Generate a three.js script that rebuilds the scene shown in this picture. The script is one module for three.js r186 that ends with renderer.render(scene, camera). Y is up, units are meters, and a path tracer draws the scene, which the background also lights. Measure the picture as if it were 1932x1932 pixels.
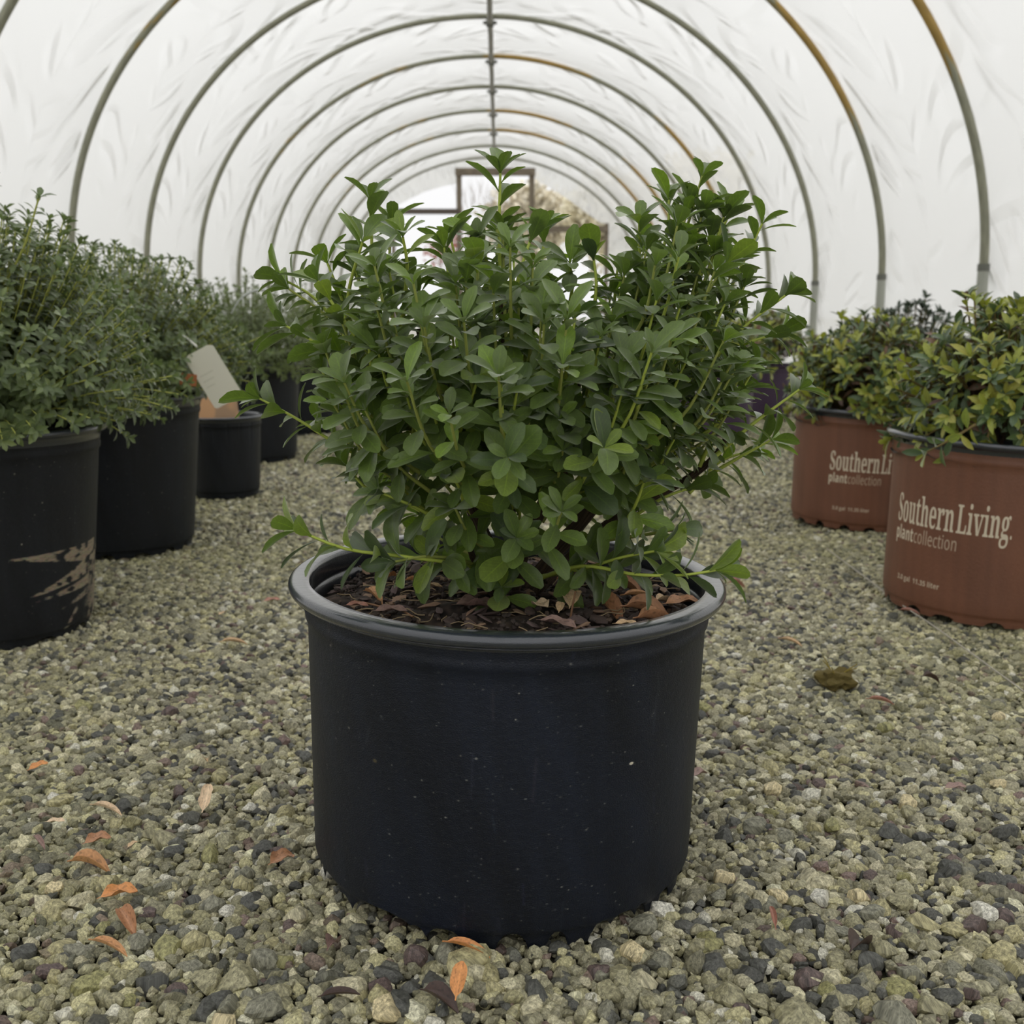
import * as THREE from 'three';
import { mergeGeometries, mergeVertices, toCreasedNormals } from 'three/addons/utils/BufferGeometryUtils.js';
import { ImprovedNoise } from 'three/addons/math/ImprovedNoise.js';

// ---------------------------------------------------------------- camera, sky, exposure
const F = 2000, PITCH = 10.65 * Math.PI / 180, YAW = 0.66 * Math.PI / 180, EYE = new THREE.Vector3(0, 0.482, 0);
const scene = new THREE.Scene();
const camera = new THREE.PerspectiveCamera(2 * Math.atan(966 / F) * 180 / Math.PI, 1, 0.05, 400);
camera.rotation.order = 'YXZ';
camera.position.copy(EYE);
camera.rotation.set(-PITCH, -YAW, 0);
camera.focus = 0.86;
camera.userData.fStop = 11;
camera.updateMatrixWorld(true);
const renderer = new THREE.WebGLRenderer({ antialias: true });
renderer.toneMapping = THREE.LinearToneMapping;
renderer.toneMappingExposure = 0.83;
renderer.shadowMap.enabled = true;
{ // an even overcast sky, a little brighter overhead
  const W = 64, H = 32, d = new Float32Array(W * H * 4);
  for (let r = 0; r < H; r++) for (let c = 0; c < W; c++) {
    const up = Math.max(0, Math.sin(((r + 0.5) / H - 0.5) * Math.PI)), L = 1.1 + 0.85 * up, k = (r * W + c) * 4;
    d[k] = L * 1.0; d[k + 1] = L * 1.0; d[k + 2] = L * 1.005; d[k + 3] = 1;
  }
  const sky = new THREE.DataTexture(d, W, H, THREE.RGBAFormat, THREE.FloatType);
  sky.mapping = THREE.EquirectangularReflectionMapping; sky.magFilter = THREE.LinearFilter; sky.needsUpdate = true;
  scene.background = sky; scene.environment = sky;
}

// ---------------------------------------------------------------- helpers
function rng(seed) { let a = seed >>> 0; return () => { a = (a + 0x6d2b79f5) | 0; let t = Math.imul(a ^ (a >>> 15), 1 | a); t = (t + Math.imul(t ^ (t >>> 7), 61 | t)) ^ t; return ((t ^ (t >>> 14)) >>> 0) / 4294967296; }; }
const N3 = new ImprovedNoise(), noise = (x, y, z = 0.37) => N3.noise(x + 71.3, y + 33.1, z + 5.7);
const V = (x, y, z) => new THREE.Vector3(x, y, z), clamp = THREE.MathUtils.clamp, lerp = THREE.MathUtils.lerp, smooth = THREE.MathUtils.smoothstep;
const names = new Map();
function numbered(n) { const k = names.get(n) ?? 0; names.set(n, k + 1); return k ? n + '_' + String(k).padStart(3, '0') : n; }
function tag(o, label, category, group, kind) { if (label) o.userData.label = label; if (category) o.userData.category = category; if (group) o.userData.group = group; if (kind) o.userData.kind = kind; return o; }
function thing(name, label, category, pos = V(0, 0, 0), group) { const o = new THREE.Group(); o.name = numbered(name); o.position.copy(pos); scene.add(o); return tag(o, label, category, group); }
function part(parent, name, geo, mat, kind) {
  const m = new THREE.Mesh(geo, mat); m.name = parent === scene ? numbered(name) : name; m.castShadow = m.receiveShadow = true;
  if (kind) m.userData.kind = kind; parent.add(m); return m;
}
// the direction in which a photograph coordinate lies, and the point where it meets a real plane of the place
function sight(x, y) { return V((x - 966) / F, -(y - 966) / F, -1).applyEuler(camera.rotation).normalize(); }
function atZ(x, y, D) { const d = sight(x, y); return EYE.clone().addScaledVector(d, D / -d.z); }
function onY(x, y, h) { const d = sight(x, y); return EYE.clone().addScaledVector(d, (h - EYE.y) / d.y); }
function toPx(p) { const v = p.clone().applyMatrix4(camera.matrixWorldInverse); return [966 - F * v.x / v.z, 966 + F * v.y / v.z, -v.z]; }
camera.matrixWorldInverse.copy(camera.matrixWorld).invert();
function taper(curve, n, r0, r1, radial = 6, bump = 0, rnd = null) {
  const g = new THREE.TubeGeometry(curve, n, 1, radial, false), p = g.attributes.position, c = V(0, 0, 0), v = V(0, 0, 0);
  for (let i = 0; i <= n; i++) {
    curve.getPointAt(i / n, c);
    const r = lerp(r0, r1, i / n) * (rnd ? 1 + bump * (rnd() - 0.5) : 1);
    for (let j = 0; j <= radial; j++) { const k = i * (radial + 1) + j; v.fromBufferAttribute(p, k).sub(c).multiplyScalar(r).add(c); p.setXYZ(k, v.x, v.y, v.z); }
  }
  return g;
}
const spline = (pts) => new THREE.CatmullRomCurve3(pts, false, 'centripetal');
function box(w, h, d, x = 0, y = 0, z = 0) { const g = new THREE.BoxGeometry(w, h, d); g.translate(x, y, z); return g; }
function dataTex(W, H, fn, srgb = true) {
  const d = new Uint8Array(W * H * 4);
  for (let y = 0; y < H; y++) for (let x = 0; x < W; x++) { const c = fn((x + 0.5) / W, (y + 0.5) / H, x, y), k = (y * W + x) * 4; d[k] = clamp(c[0], 0, 1) * 255; d[k + 1] = clamp(c[1], 0, 1) * 255; d[k + 2] = clamp(c[2], 0, 1) * 255; d[k + 3] = 255; }
  const t = new THREE.DataTexture(d, W, H); t.magFilter = THREE.LinearFilter; t.wrapS = t.wrapT = THREE.RepeatWrapping; if (srgb) t.colorSpace = THREE.SRGBColorSpace; t.needsUpdate = true; return t;
}
const std = (o) => new THREE.MeshStandardMaterial(o), phys = (o) => new THREE.MeshPhysicalMaterial(o);

// ---------------------------------------------------------------- the tunnel: film, hoops, end wall
const XC = -0.14, HW = 2.13, SPRING = 0.68, APEX = 2.6, HR = 2.19, BAY = 1.22, Z0 = -8.24, ZEND = Z0 - 6 * BAY + 0.12, ZFRONT = Z0 + 9 * BAY;
function archPoint(s, off = 0) { // s 0..1 from the left foot over the top to the right foot
  const legs = 0.13;
  if (s < legs) return [XC - HW - off, SPRING * s / legs];
  if (s > 1 - legs) return [XC + HR + off, SPRING * (1 - s) / legs];
  const t = Math.PI * (1 - (s - legs) / (1 - 2 * legs)), lean = 0.07 * Math.max(0, Math.sin(t)) ** 2, c = Math.cos(t), k = c < 0 ? 0.955 : 1.03;
  return [XC + lean + (c < 0 ? -(HW + off) : HR + off) * Math.abs(c) ** k, SPRING + (APEX - SPRING + off) * Math.sin(t) ** k];
}
{
  // creases in the sheet: fine ridges that run slantwise from the hoops into each bay
  const W = 1024, H = 1024, saw = (v) => { const t = v - Math.floor(v); return t < 0.72 ? t / 0.72 : (1 - t) / 0.28; };
  const bump = dataTex(W, H, (u, v) => { // u: half round the arch, 3.6 m; v: along the tunnel, two bays
    const bay = (v * 2) % 1, edge = Math.min(bay, 1 - bay), near = Math.exp(-edge * 4), a = u * 3.6, z = v * 2.44, s = bay < 0.5 ? 1 : -0.6;
    const q = (a + s * z * 0.75) * 6 + 1.6 * noise(a * 1.7, z * 1.5, 8), q2 = (a - z * 0.35) * 3.3 + 1.8 * noise(a * 1.1, z * 0.9, 5);
    const e1 = smooth(noise(a * 5 + s * z * 3, z * 3.2, 3), 0.02, 0.4) * (0.3 + near), e2 = smooth(noise(a * 2.2, z * 1.7, 23), 0.12, 0.45);
    const h = 0.3 + 0.5 * saw(q) * e1 + 0.3 * saw(q2) * e2 + 0.1 * noise(a * 2, z * 2, 2);
    return [h, h, h];
  }, false);
  bump.wrapS = THREE.MirroredRepeatWrapping;
  const film = phys({ color: 0xf4f4f2, roughness: 0.88, transmission: 0.85, thickness: 0, ior: 1.5, side: THREE.DoubleSide, bumpMap: bump, bumpScale: -0.042, clearcoat: 0.6, clearcoatRoughness: 0.22 });
  film.name = 'polythene_film';
  const nu = 150, nv = 200, L = ZFRONT - ZEND, pos = [], uv = [], idx = [];
  for (let j = 0; j <= nv; j++) for (let i = 0; i <= nu; i++) {
    const z = ZFRONT - L * j / nv, bay = ((z - Z0) / BAY % 1 + 1) % 1, s = i / nu, dip = 0.035 * Math.sin(Math.PI * bay) ** 0.8 * Math.sin(Math.PI * s) ** 0.4;
    const [x, y] = archPoint(s, 0.028 - dip);
    pos.push(x, y, z); uv.push(s * 7.2 / 3.6, (z - Z0) / 2.44);
  }
  for (let j = 0; j < nv; j++) for (let i = 0; i < nu; i++) { const a = j * (nu + 1) + i, b = a + nu + 1; idx.push(a, a + 1, b, b, a + 1, b + 1); }
  const g = new THREE.BufferGeometry(); g.setAttribute('position', new THREE.Float32BufferAttribute(pos, 3)); g.setAttribute('uv', new THREE.Float32BufferAttribute(uv, 2)); g.setIndex(idx); g.computeVertexNormals();
  tag(part(scene, 'ceiling', g, film), 'creased white translucent film stretched over the hoops as roof and side walls', null, null, 'structure');

  // end walls
  const shapeMesh = (pts, z, parent, name) => { const s = new THREE.Shape(pts.map(([x, y]) => new THREE.Vector2(x, y))), e = new THREE.ShapeGeometry(s); e.translate(0, 0, z); return part(parent, name, e, film); };
  const back = new THREE.Group(); back.name = 'wall_back'; back.userData.kind = 'structure'; tag(back, 'end wall of the tunnel with timber door frame and film round openings'); scene.add(back);
  const zw = ZEND - 0.02, arch = (s0, s1, n = 24) => Array.from({ length: n + 1 }, (_, i) => archPoint(lerp(s0, s1, i / n), 0.03));
  const E = (x, y) => { const p = atZ(x, y, -zw); return [p.x, p.y]; };
  // film that fills the top of the gable, cut away below a slack edge
  shapeMesh([...arch(0.3, 0.5), E(934, 318), E(866, 318), E(866, 345), E(835, 352), E(800, 362), E(768, 378), E(742, 392)], zw, back, 'film_panel');
  shapeMesh([...arch(0.5, 0.72), E(1143, 423), E(1132, 420), E(1090, 390), E(1050, 362), E(1003, 334), E(1003, 318), E(934, 318)], zw, back, 'film_panel');
  shapeMesh([...arch(0, 0.3), E(742, 392), E(730, 470), [XC - 1.6, 0]], zw, back, 'film_panel');
  shapeMesh([...arch(0.72, 1), [1.5, 0], E(1143, 423)], zw, back, 'film_panel');
  const wood = std({ color: 0x938a7c, roughness: 0.85, map: dataTex(64, 256, (u, v) => { const n = 0.82 + 0.16 * noise(u * 14, v * 3, 4) + 0.06 * noise(u * 60, v * 9, 1); return [n, n * 0.97, n * 0.93]; }) });
  const postX = [E(866, 330)[0], E(1003, 330)[0], E(1144, 430)[0], E(742, 400)[0]];
  [2.42, 2.42, 1.72, 1.95].forEach((h, i) => part(back, 'timber_post', box(i > 1 ? 0.05 : 0.075, h, 0.07, postX[i], h / 2, zw + 0.05), wood));
  part(back, 'lintel', box(postX[1] - postX[0] + 0.1, 0.1, 0.06, (postX[0] + postX[1]) / 2, E(930, 326)[1], zw + 0.09), wood);
  part(back, 'rail', box(postX[0] - postX[3], 0.07, 0.06, (postX[0] + postX[3]) / 2, E(800, 400)[1], zw + 0.08), std({ color: 0x5a5048, roughness: 0.85 }));
  part(back, 'rail', box(postX[2] - postX[1], 0.085, 0.06, (postX[1] + postX[2]) / 2, E(1070, 433)[1], zw + 0.08), wood);
  part(back, 'rail', box(postX[0] - postX[3], 0.07, 0.06, (postX[0] + postX[3]) / 2, 0.5, zw + 0.08), wood);
  part(back, 'rail', box(postX[2] - postX[1], 0.07, 0.06, (postX[1] + postX[2]) / 2, 0.5, zw + 0.08), wood);
}
// hoops
{
  const rust = (seed, amount) => dataTex(32, 512, (u, v) => {
    const r = smooth(noise(v * 9, seed * 3.1, 2) + 0.35 * noise(v * 60, u * 6, seed), 0.42 - amount, 0.62 - amount), f = 0.9 + 0.12 * noise(v * 120, u * 9, seed);
    return [lerp(0.62, 0.70, r) * f, lerp(0.62, 0.58, r) * f, lerp(0.54, 0.32, r) * f];
  });
  const mats = [0.0, 0.22, 0.35].map((a, i) => std({ map: rust(i + 1, a), roughness: 0.55, metalness: 0.35 }));
  const galv = std({ color: 0xa3a59b, roughness: 0.5, metalness: 0.4 }), dark = std({ color: 0x6e6f68, roughness: 0.6, metalness: 0.4 });
  const pts = []; for (let i = 0; i <= 60; i++) { const [x, y] = archPoint(lerp(0.13, 0.87, i / 60)); pts.push(V(x, y, 0)); }
  const archG = new THREE.TubeGeometry(spline([V(XC - HW, 0.60, 0), ...pts, V(XC + HR, 0.60, 0)]), 140, 0.019, 10, false);
  { const uv = archG.attributes.uv; for (let i = 0; i < uv.count; i++) uv.setXY(i, uv.getY(i), uv.getX(i)); }
  const postG = new THREE.CylinderGeometry(0.0235, 0.0235, 0.7, 14), collarG = new THREE.CylinderGeometry(0.0255, 0.0255, 0.03, 14), boltG = new THREE.CylinderGeometry(0.006, 0.006, 0.06, 8); boltG.rotateZ(Math.PI / 2);
  const which = [0, 0, 1, 0, 0, 1, 2, 0, 0, 1, 0, 2, 1, 0, 0];
  const say = {
    '-3': 'galvanised steel hoop arching widest across the view, its right leg behind the front brown pot',
    '-2': 'galvanised steel hoop with orange rust on its right side, second widest in view',
    '-1': 'galvanised steel hoop, third widest in view, between the rusty one and the highest crown',
    '0': 'galvanised steel hoop whose crown shows highest under the top picture edge',
    '1': 'galvanised steel hoop with the second highest crown seen under the ridge pipe',
    '2': 'galvanised steel hoop with the third highest crown seen under the ridge pipe',
    '3': 'rust-tinged steel hoop in the middle distance with the fourth highest crown',
    '4': 'thin distant steel hoop with the fifth highest crown, third from the end wall',
    '5': 'thin distant steel hoop with the sixth highest crown, next to the last one',
    '6': 'smallest steel hoop, standing at the timber framed end wall',
    '-4': 'brown rusted steel hoop crossing only the top left corner of the view',
  };
  for (let k = 6; k >= -4; k--) {
    const z = k === 6 ? ZEND + 0.06 : Z0 - k * BAY;
    const t = thing('steel_hoop', say[k] ?? 'galvanised steel hoop beside or behind the camera, out of view', 'hoop', V(0, 0, z), 'hoops of the tunnel');
    part(t, 'arch', archG, k === -4 ? mats[2] : k === -2 || k === 3 ? mats[1] : mats[which[k + 8] > 0 ? 1 : 0]);
    for (const s of [-1, 1]) {
      const p = part(t, 'post', postG, galv); p.position.set(s < 0 ? XC - HW : XC + HR, 0.33, 0);
      const c = part(t, 'collar', collarG, dark); c.position.set(s < 0 ? XC - HW : XC + HR, 0.67, 0);
    }
  }
  const ridge = thing('ridge_pipe', 'grey ridge pipe running along under the tops of all hoops', 'pipe', V(XC + 0.075, APEX - 0.045, 0));
  const rp = []; for (let i = 0; i <= 40; i++) rp.push(V(0.006 * noise(i * 0.7, 3), 0.008 * noise(i * 0.5, 8), lerp(ZFRONT, ZEND, i / 40)));
  part(ridge, 'pipe', new THREE.TubeGeometry(spline(rp), 160, 0.021, 10, false), std({ color: 0x9a9890, roughness: 0.6, metalness: 0.2 }));
  const clampG = mergeGeometries([box(0.056, 0.048, 0.05, 0, 0, 0), (() => { const g = new THREE.CylinderGeometry(0.012, 0.012, 0.1, 8); g.rotateZ(Math.PI / 2); return g; })()]);
  for (let k = -4; k <= 6; k++) { const c = part(ridge, 'clamp', clampG, dark); c.position.set(0, 0, k === 6 ? ZEND + 0.06 : Z0 - k * BAY); }
}

// ---------------------------------------------------------------- gravel floor
const pebbleTex = dataTex(128, 128, (u, v) => { const n = 0.74 + 0.22 * noise(u * 9, v * 9, 2) + 0.2 * noise(u * 26, v * 26, 5), k = noise(u * 40, v * 40, 9) > 0.42 ? 0.72 : 1; return [1.12 * n * k, 1.12 * n * k, 1.08 * n * k]; });
function pebbleColor(rnd, x, z, c = new THREE.Color()) {
  const moss = noise(x * 1.6, z * 1.6, 4) + 0.35 * smooth(-z, 2.0, 0.6), r = rnd();
  if (r < 0.40) c.setRGB(0.33, 0.31, 0.22); else if (r < 0.58) c.setRGB(0.47, 0.435, 0.27); else if (r < 0.75) c.setRGB(0.10, 0.10, 0.095); else if (r < 0.88) c.setRGB(0.56, 0.52, 0.38); else if (r < 0.945) c.setRGB(0.74, 0.68, 0.50); else if (r < 0.98) c.setRGB(0.20, 0.14, 0.13); else c.setRGB(0.85, 0.82, 0.74);
  const m = clamp(moss * 0.9, 0, 0.75) * rnd(), l = 0.75 + 0.95 * rnd();
  c.r = lerp(c.r, 0.32, m) * l; c.g = lerp(c.g, 0.31, m) * l; c.b = lerp(c.b, 0.145, m) * l;
  c.r = Math.min(c.r, 0.86); c.g = Math.min(c.g, 0.83); c.b = Math.min(c.b, 0.74);
  return c;
}
function pebbleGeo(seed, crease = 0.42) {
  const rnd = rng(seed), g = mergeVertices((() => { const i = new THREE.IcosahedronGeometry(0.5, 1); i.deleteAttribute('normal'); i.deleteAttribute('uv'); return i; })()), p = g.attributes.position, v = V(0, 0, 0), off = rnd() * 40;
  const cuts = Array.from({ length: 9 }, () => [V(rnd() - 0.5, rnd() - 0.5, rnd() - 0.5).normalize(), 0.27 + 0.15 * rnd()]);
  for (let i = 0; i < p.count; i++) {
    v.fromBufferAttribute(p, i).multiplyScalar(1 + 0.35 * noise(p.getX(i) * 2.4 + off, p.getY(i) * 2.4, p.getZ(i) * 2.4));
    for (const [n, d] of cuts) { const over = v.dot(n) - d; if (over > 0) v.addScaledVector(n, -over * 0.92); }
    p.setXYZ(i, v.x * 1.22, v.y * 0.84, v.z * 1.02);
  }
  const uv = []; for (let i = 0; i < p.count; i++) uv.push(p.getX(i) * 0.9 + 0.3 * p.getY(i), p.getZ(i) * 0.9 + 0.5 * p.getY(i));
  g.setAttribute('uv', new THREE.Float32BufferAttribute(uv, 2));
  return toCreasedNormals(g, crease);
}
const floor = part(scene, 'floor', (() => { const g = new THREE.PlaneGeometry(4.32, ZFRONT - ZEND, 20, 80); g.rotateX(-Math.PI / 2); g.translate(XC + 0.03, -0.009, (ZFRONT + ZEND) / 2); const uv = g.attributes.uv; for (let i = 0; i < uv.count; i++) uv.setXY(i, uv.getX(i) * 4.26 / 0.8, uv.getY(i) * (ZFRONT - ZEND) / 0.8); return g; })(),
  std({ roughness: 0.95, map: dataTex(512, 512, (u, v) => { const n = 0.34 + 0.1 * noise(u * 40, v * 40, 3) + 0.12 * noise(u * 90, v * 90, 7); return [n, n * 0.98, n * 0.8]; }) }));
tag(floor, 'floor of loose greenish grey gravel', null, null, 'structure');
{
  const rnd = rng(11), M = new THREE.Matrix4(), q = new THREE.Quaternion(), e = new THREE.Euler(), mats = [], cols = [], c = new THREE.Color();
  const put = (x, z, s, y) => { e.set((rnd() - 0.5) * 1.1 + (rnd() < 0.35 ? Math.PI / 2 : 0), rnd() * 6.283, (rnd() - 0.5) * 1.1); q.setFromEuler(e); M.compose(V(x, y, z), q, V(s * (0.85 + 0.4 * rnd()), s * (0.8 + 0.35 * rnd()), s * (0.85 + 0.3 * rnd()))); mats.push(M.clone()); pebbleColor(rnd, x, z, c); cols.push(c.r, c.g, c.b); };
  const field = (z0, z1, x0, x1, cell, size, inside) => { for (let z = z0; z > z1; z -= cell) for (let x = x0; x < x1; x += cell) { const px = x + (rnd() - 0.5) * cell * 1.1, pz = z + (rnd() - 0.5) * cell * 1.1; if (inside && !inside(px, pz)) continue; const s = size * (0.6 + 0.62 * rnd() ** 1.6 + (rnd() < 0.10 ? 0.5 * rnd() : 0)); put(px, pz, s, -0.0055 + 0.0035 * rnd() + s * 0.12); } };
  const wide = (x, z) => Math.abs(x) < 0.14 - z * 0.56;
  field(-0.5, -2.3, -1.7, 1.7, 0.0072, 0.0112, wide);
  field(-0.5, -2.3, -1.7, 1.7, 0.0145, 0.0145, wide);
  field(0.6, -2.3, -1.7, 1.7, 0.0095, 0.0128, (x, z) => z > -0.5 || !wide(x, z));
  field(0.6, -2.3, -1.7, 1.7, 0.019, 0.016, (x, z) => z > -0.5 || !wide(x, z));
  field(-2.3, -4.2, -1.7, 1.7, 0.0092, 0.0125);
  field(-4.2, -8.5, -1.7, 1.7, 0.0145, 0.0165);
  field(-8.5, -15.3, -1.7, 1.7, 0.024, 0.023);
  field(0.6, -8.5, -2.25, 2.03, 0.0155, 0.0185, (x) => Math.abs(x) > 1.7);
  const im = new THREE.InstancedMesh(pebbleGeo(5), std({ map: pebbleTex, roughness: 0.62 }), mats.length);
  for (let i = 0; i < mats.length; i++) im.setMatrixAt(i, mats[i]);
  im.instanceColor = new THREE.InstancedBufferAttribute(new Float32Array(cols), 3);
  im.name = 'gravel'; im.userData.kind = 'stuff'; im.castShadow = im.receiveShadow = true; floor.add(im);
  console.log('gravel', mats.length);
  // the 300 stones that show largest, each on its own
  const geos = [21, 22, 23, 24, 25, 26].map((s) => pebbleGeo(s)), r2 = rng(77);
  const tones = [[0.22, 0.21, 0.14], [0.28, 0.26, 0.155], [0.06, 0.062, 0.06], [0.16, 0.16, 0.13], [0.36, 0.34, 0.25], [0.44, 0.38, 0.25], [0.085, 0.062, 0.062], [0.21, 0.205, 0.10], [0.46, 0.45, 0.41]].map(([r, g, b]) => { const m = std({ map: pebbleTex, roughness: 0.6 }); m.color.setRGB(Math.min(0.85, r * 1.95), Math.min(0.82, g * 1.9), b * 1.85); return m; });
  const stone = (x, z, s, tone, y = 0.001) => { const m = part(floor, 'pebble', geos[(r2() * geos.length) | 0], tones[tone]); m.position.set(x, y, z); m.rotation.set((r2() - 0.5) * 0.7, r2() * 6.28, (r2() - 0.5) * 0.7); m.scale.set(s * (0.9 + 0.4 * r2()), s * (0.85 + 0.35 * r2()), s * (0.85 + 0.3 * r2())); };
  const seen = [[1195, 1795, 0.021, 5], [730, 1905, 0.024, 5], [560, 1725, 0.020, 4], [275, 1610, 0.019, 4], [330, 1605, 0.018, 2], [248, 1512, 0.017, 3], [200, 1668, 0.020, 1], [105, 1675, 0.016, 5], [102, 1718, 0.024, 1], [430, 1716, 0.012, 8], [540, 1530, 0.019, 1], [470, 1523, 0.014, 8], [100, 1503, 0.013, 8], [267, 1418, 0.016, 4], [18, 1440, 0.024, 0], [1388, 1236, 0.014, 8], [1405, 1677, 0.019, 4], [1468, 1688, 0.016, 5], [1547, 1693, 0.018, 8], [1618, 1690, 0.017, 5], [1365, 1655, 0.018, 5], [1712, 1515, 0.023, 5], [1460, 1488, 0.018, 5], [1855, 1720, 0.020, 8], [1885, 1800, 0.025, 1], [1688, 1915, 0.028, 3], [1505, 1920, 0.030, 0], [1375, 1880, 0.026, 0], [1350, 1820, 0.024, 2], [1640, 1815, 0.020, 2], [880, 1815, 0.030, 1], [842, 1800, 0.019, 3], [665, 1865, 0.022, 4], [735, 1640 + 200, 0.018, 2], [450, 1850, 0.026, 0], [500, 1900, 0.022, 3], [1885, 1350, 0.017, 5], [1530, 1290, 0.017, 2], [1560, 1310, 0.012, 2], [1885, 1478, 0.016, 5], [420, 1925, 0.02, 5], [60, 1560, 0.016, 3], [785, 1800, 0.022, 6], [1800, 1640, 0.02, 2], [1900, 1570, 0.022, 2], [620, 1640, 0.018, 8], [1215, 1745, 0.018, 3], [1250, 1715, 0.018, 8], [1010, 1870, 0.02, 2], [1700, 1700, 0.019, 0]];
  for (const [x, y, s, t] of seen) { const p = onY(x, y, 0.004); stone(p.x, p.z, s, t, 0.003); }
  let made = seen.length;
  while (made < 300) {
    const x = 20 + r2() * 1900, y = 1310 + 600 * r2() ** 0.75; if (x > 560 && x < 1300 && y < 1800) continue;
    const p = onY(x, y, 0.003); stone(p.x, p.z, 0.013 + 0.010 * r2() ** 1.5, [0, 0, 0, 1, 1, 2, 2, 3, 3, 3, 4, 6, 7, 7, 0][(r2() * 15) | 0]); made++;
  }
}

// ---------------------------------------------------------------- pots
const speckTex = (seed, base, specks, streak = 0.05, mud = null) => { // dusty moulded plastic; uv: round the pot, up the pot
  const W = 1024, H = 512, rnd = rng(seed), cv = document.createElement('canvas'); cv.width = W; cv.height = H; const x = cv.getContext('2d'), id = x.createImageData(W, H);
  for (let j = 0; j < H; j++) for (let i = 0; i < W; i++) { const u = i / W, v = j / H, a = Math.cos(u * 6.283) * 3, b = Math.sin(u * 6.283) * 3, n = 1 + streak * 2.2 * noise(a * 5, b * 5 + v * 1.3, seed) + 0.24 * noise(a * 0.8, v * 3 + b * 0.8, seed + 4) + 0.16 * noise(a * 2.6 + 9, v * 5 + b * 2.6, seed + 9) + 0.14 * noise(i * 0.35, j * 0.35, seed), k = (j * W + i) * 4; for (let q = 0; q < 3; q++) id.data[k + q] = clamp(base[q] * n, 0, 255); id.data[k + 3] = 255; }
  x.putImageData(id, 0, 0);
  for (let k = 0; k < specks; k++) { const l = 90 + 120 * rnd(), s = rnd() < 0.06 ? 1.5 : 0.6 + 0.5 * rnd(); x.fillStyle = `rgba(${l},${l * 0.97},${l * 0.86},${0.25 + 0.55 * rnd()})`; x.beginPath(); x.ellipse(rnd() * W, rnd() * H, s * 0.7, s * (0.7 + rnd()), 0, 0, 6.3); x.fill(); }
  if (mud) mud(x, W, H, rnd);
  const t = new THREE.CanvasTexture(cv); t.colorSpace = THREE.SRGBColorSpace; t.wrapS = THREE.RepeatWrapping; return t;
};
// a moulded nursery pot: profile = [[radius, height], ...] from the foot up; seam at the back; uv = angle, height
function potBody(profile, h, seg = 120, notches = null, dents = 0, seed = 1) {
  const g = new THREE.LatheGeometry(profile.map(([r, y]) => new THREE.Vector2(r, y)), seg, Math.PI, Math.PI * 2), p = g.attributes.position, uv = g.attributes.uv;
  for (let i = 0; i < p.count; i++) {
    let x = p.getX(i), y = p.getY(i), z = p.getZ(i); const u = uv.getX(i), th = u * 6.2832;
    uv.setXY(i, u, y / h);
    if (dents) { const k = 1 + dents * (noise(Math.cos(th) * 1.4 + seed, Math.sin(th) * 1.4, y / h * 2.2) + 0.4 * noise(Math.cos(th) * 4 + seed, Math.sin(th) * 4, y / h * 4)) * smooth(y / h, 1.0, 0.82); x *= k; z *= k; }
    if (notches && y < 0.0175) { const n = notches(th); y = Math.max(y, n); }
    p.setXYZ(i, x, y, z);
  }
  g.computeVertexNormals();
  return g;
}
function nurseryProfile(R, rb, h, wall = 0.0035) { // R radius under the lip, rb at the foot
  const at = (y) => lerp(rb, R, y / h), o = [];
  o.push([at(0) - 0.004, 0], [at(0) - 0.004, 0.002], [at(0) - 0.0035, 0.004], [at(0) - 0.003, 0.007], [at(0) - 0.003, 0.011], [at(0.012) - 0.002, 0.014], [at(0.017), 0.018]);
  for (let i = 1; i <= 12; i++) { const y = lerp(0.02, h * 0.835, i / 12); o.push([at(y), y]); }
  o.push([at(h * 0.868) + 0.0002, h * 0.868], [at(h * 0.878) + 0.0022, h * 0.878], [at(h * 0.897) + 0.0026, h * 0.897], [at(h * 0.904) + 0.0016, h * 0.904], [at(h * 0.918) + 0.0016, h * 0.918], [at(h * 0.935) + 0.0018, h * 0.938]);
  return { body: o, wall, at };
}
function lipProfile(R, h, w, t) { // rolled lip from outside under the lip, over the top, down inside with two ribs
  const r0 = R + 0.001, o = [[r0, h * 0.93], [r0 + 0.001, h * 0.945], [r0 + w * 0.35, h - t * 1.05], [r0 + w * 0.8, h - t * 1.0]];
  for (let i = 0; i <= 8; i++) { const a = -Math.PI / 2 + Math.PI * i / 8; o.push([r0 + w - t * 0.5 + t * 0.5 * Math.cos(a), h - t * 0.5 + t * 0.5 * Math.sin(a)]); }
  o.push([r0 + w * 0.3, h - 0.0001], [r0 - 0.002, h - 0.0004], [r0 - 0.0042, h - 0.004], [r0 - 0.0045, h - 0.016], [r0 - 0.0035, h - 0.018], [r0 - 0.0035, h - 0.021], [r0 - 0.0075, h - 0.0235], [r0 - 0.0075, h - 0.036], [r0 - 0.0045, h - 0.039], [r0 - 0.0048, h - 0.043], [r0 - 0.0085, h - 0.046], [r0 - 0.011, h - 0.09]);
  return o;
}
const soilMat = std({ roughness: 0.95, map: dataTex(256, 256, (u, v) => { const n = 0.20 + 0.10 * noise(u * 20, v * 20, 1) + 0.14 * noise(u * 55, v * 55, 6); return [n * 1.15, n * 0.95, n * 0.82]; }) });
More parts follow.
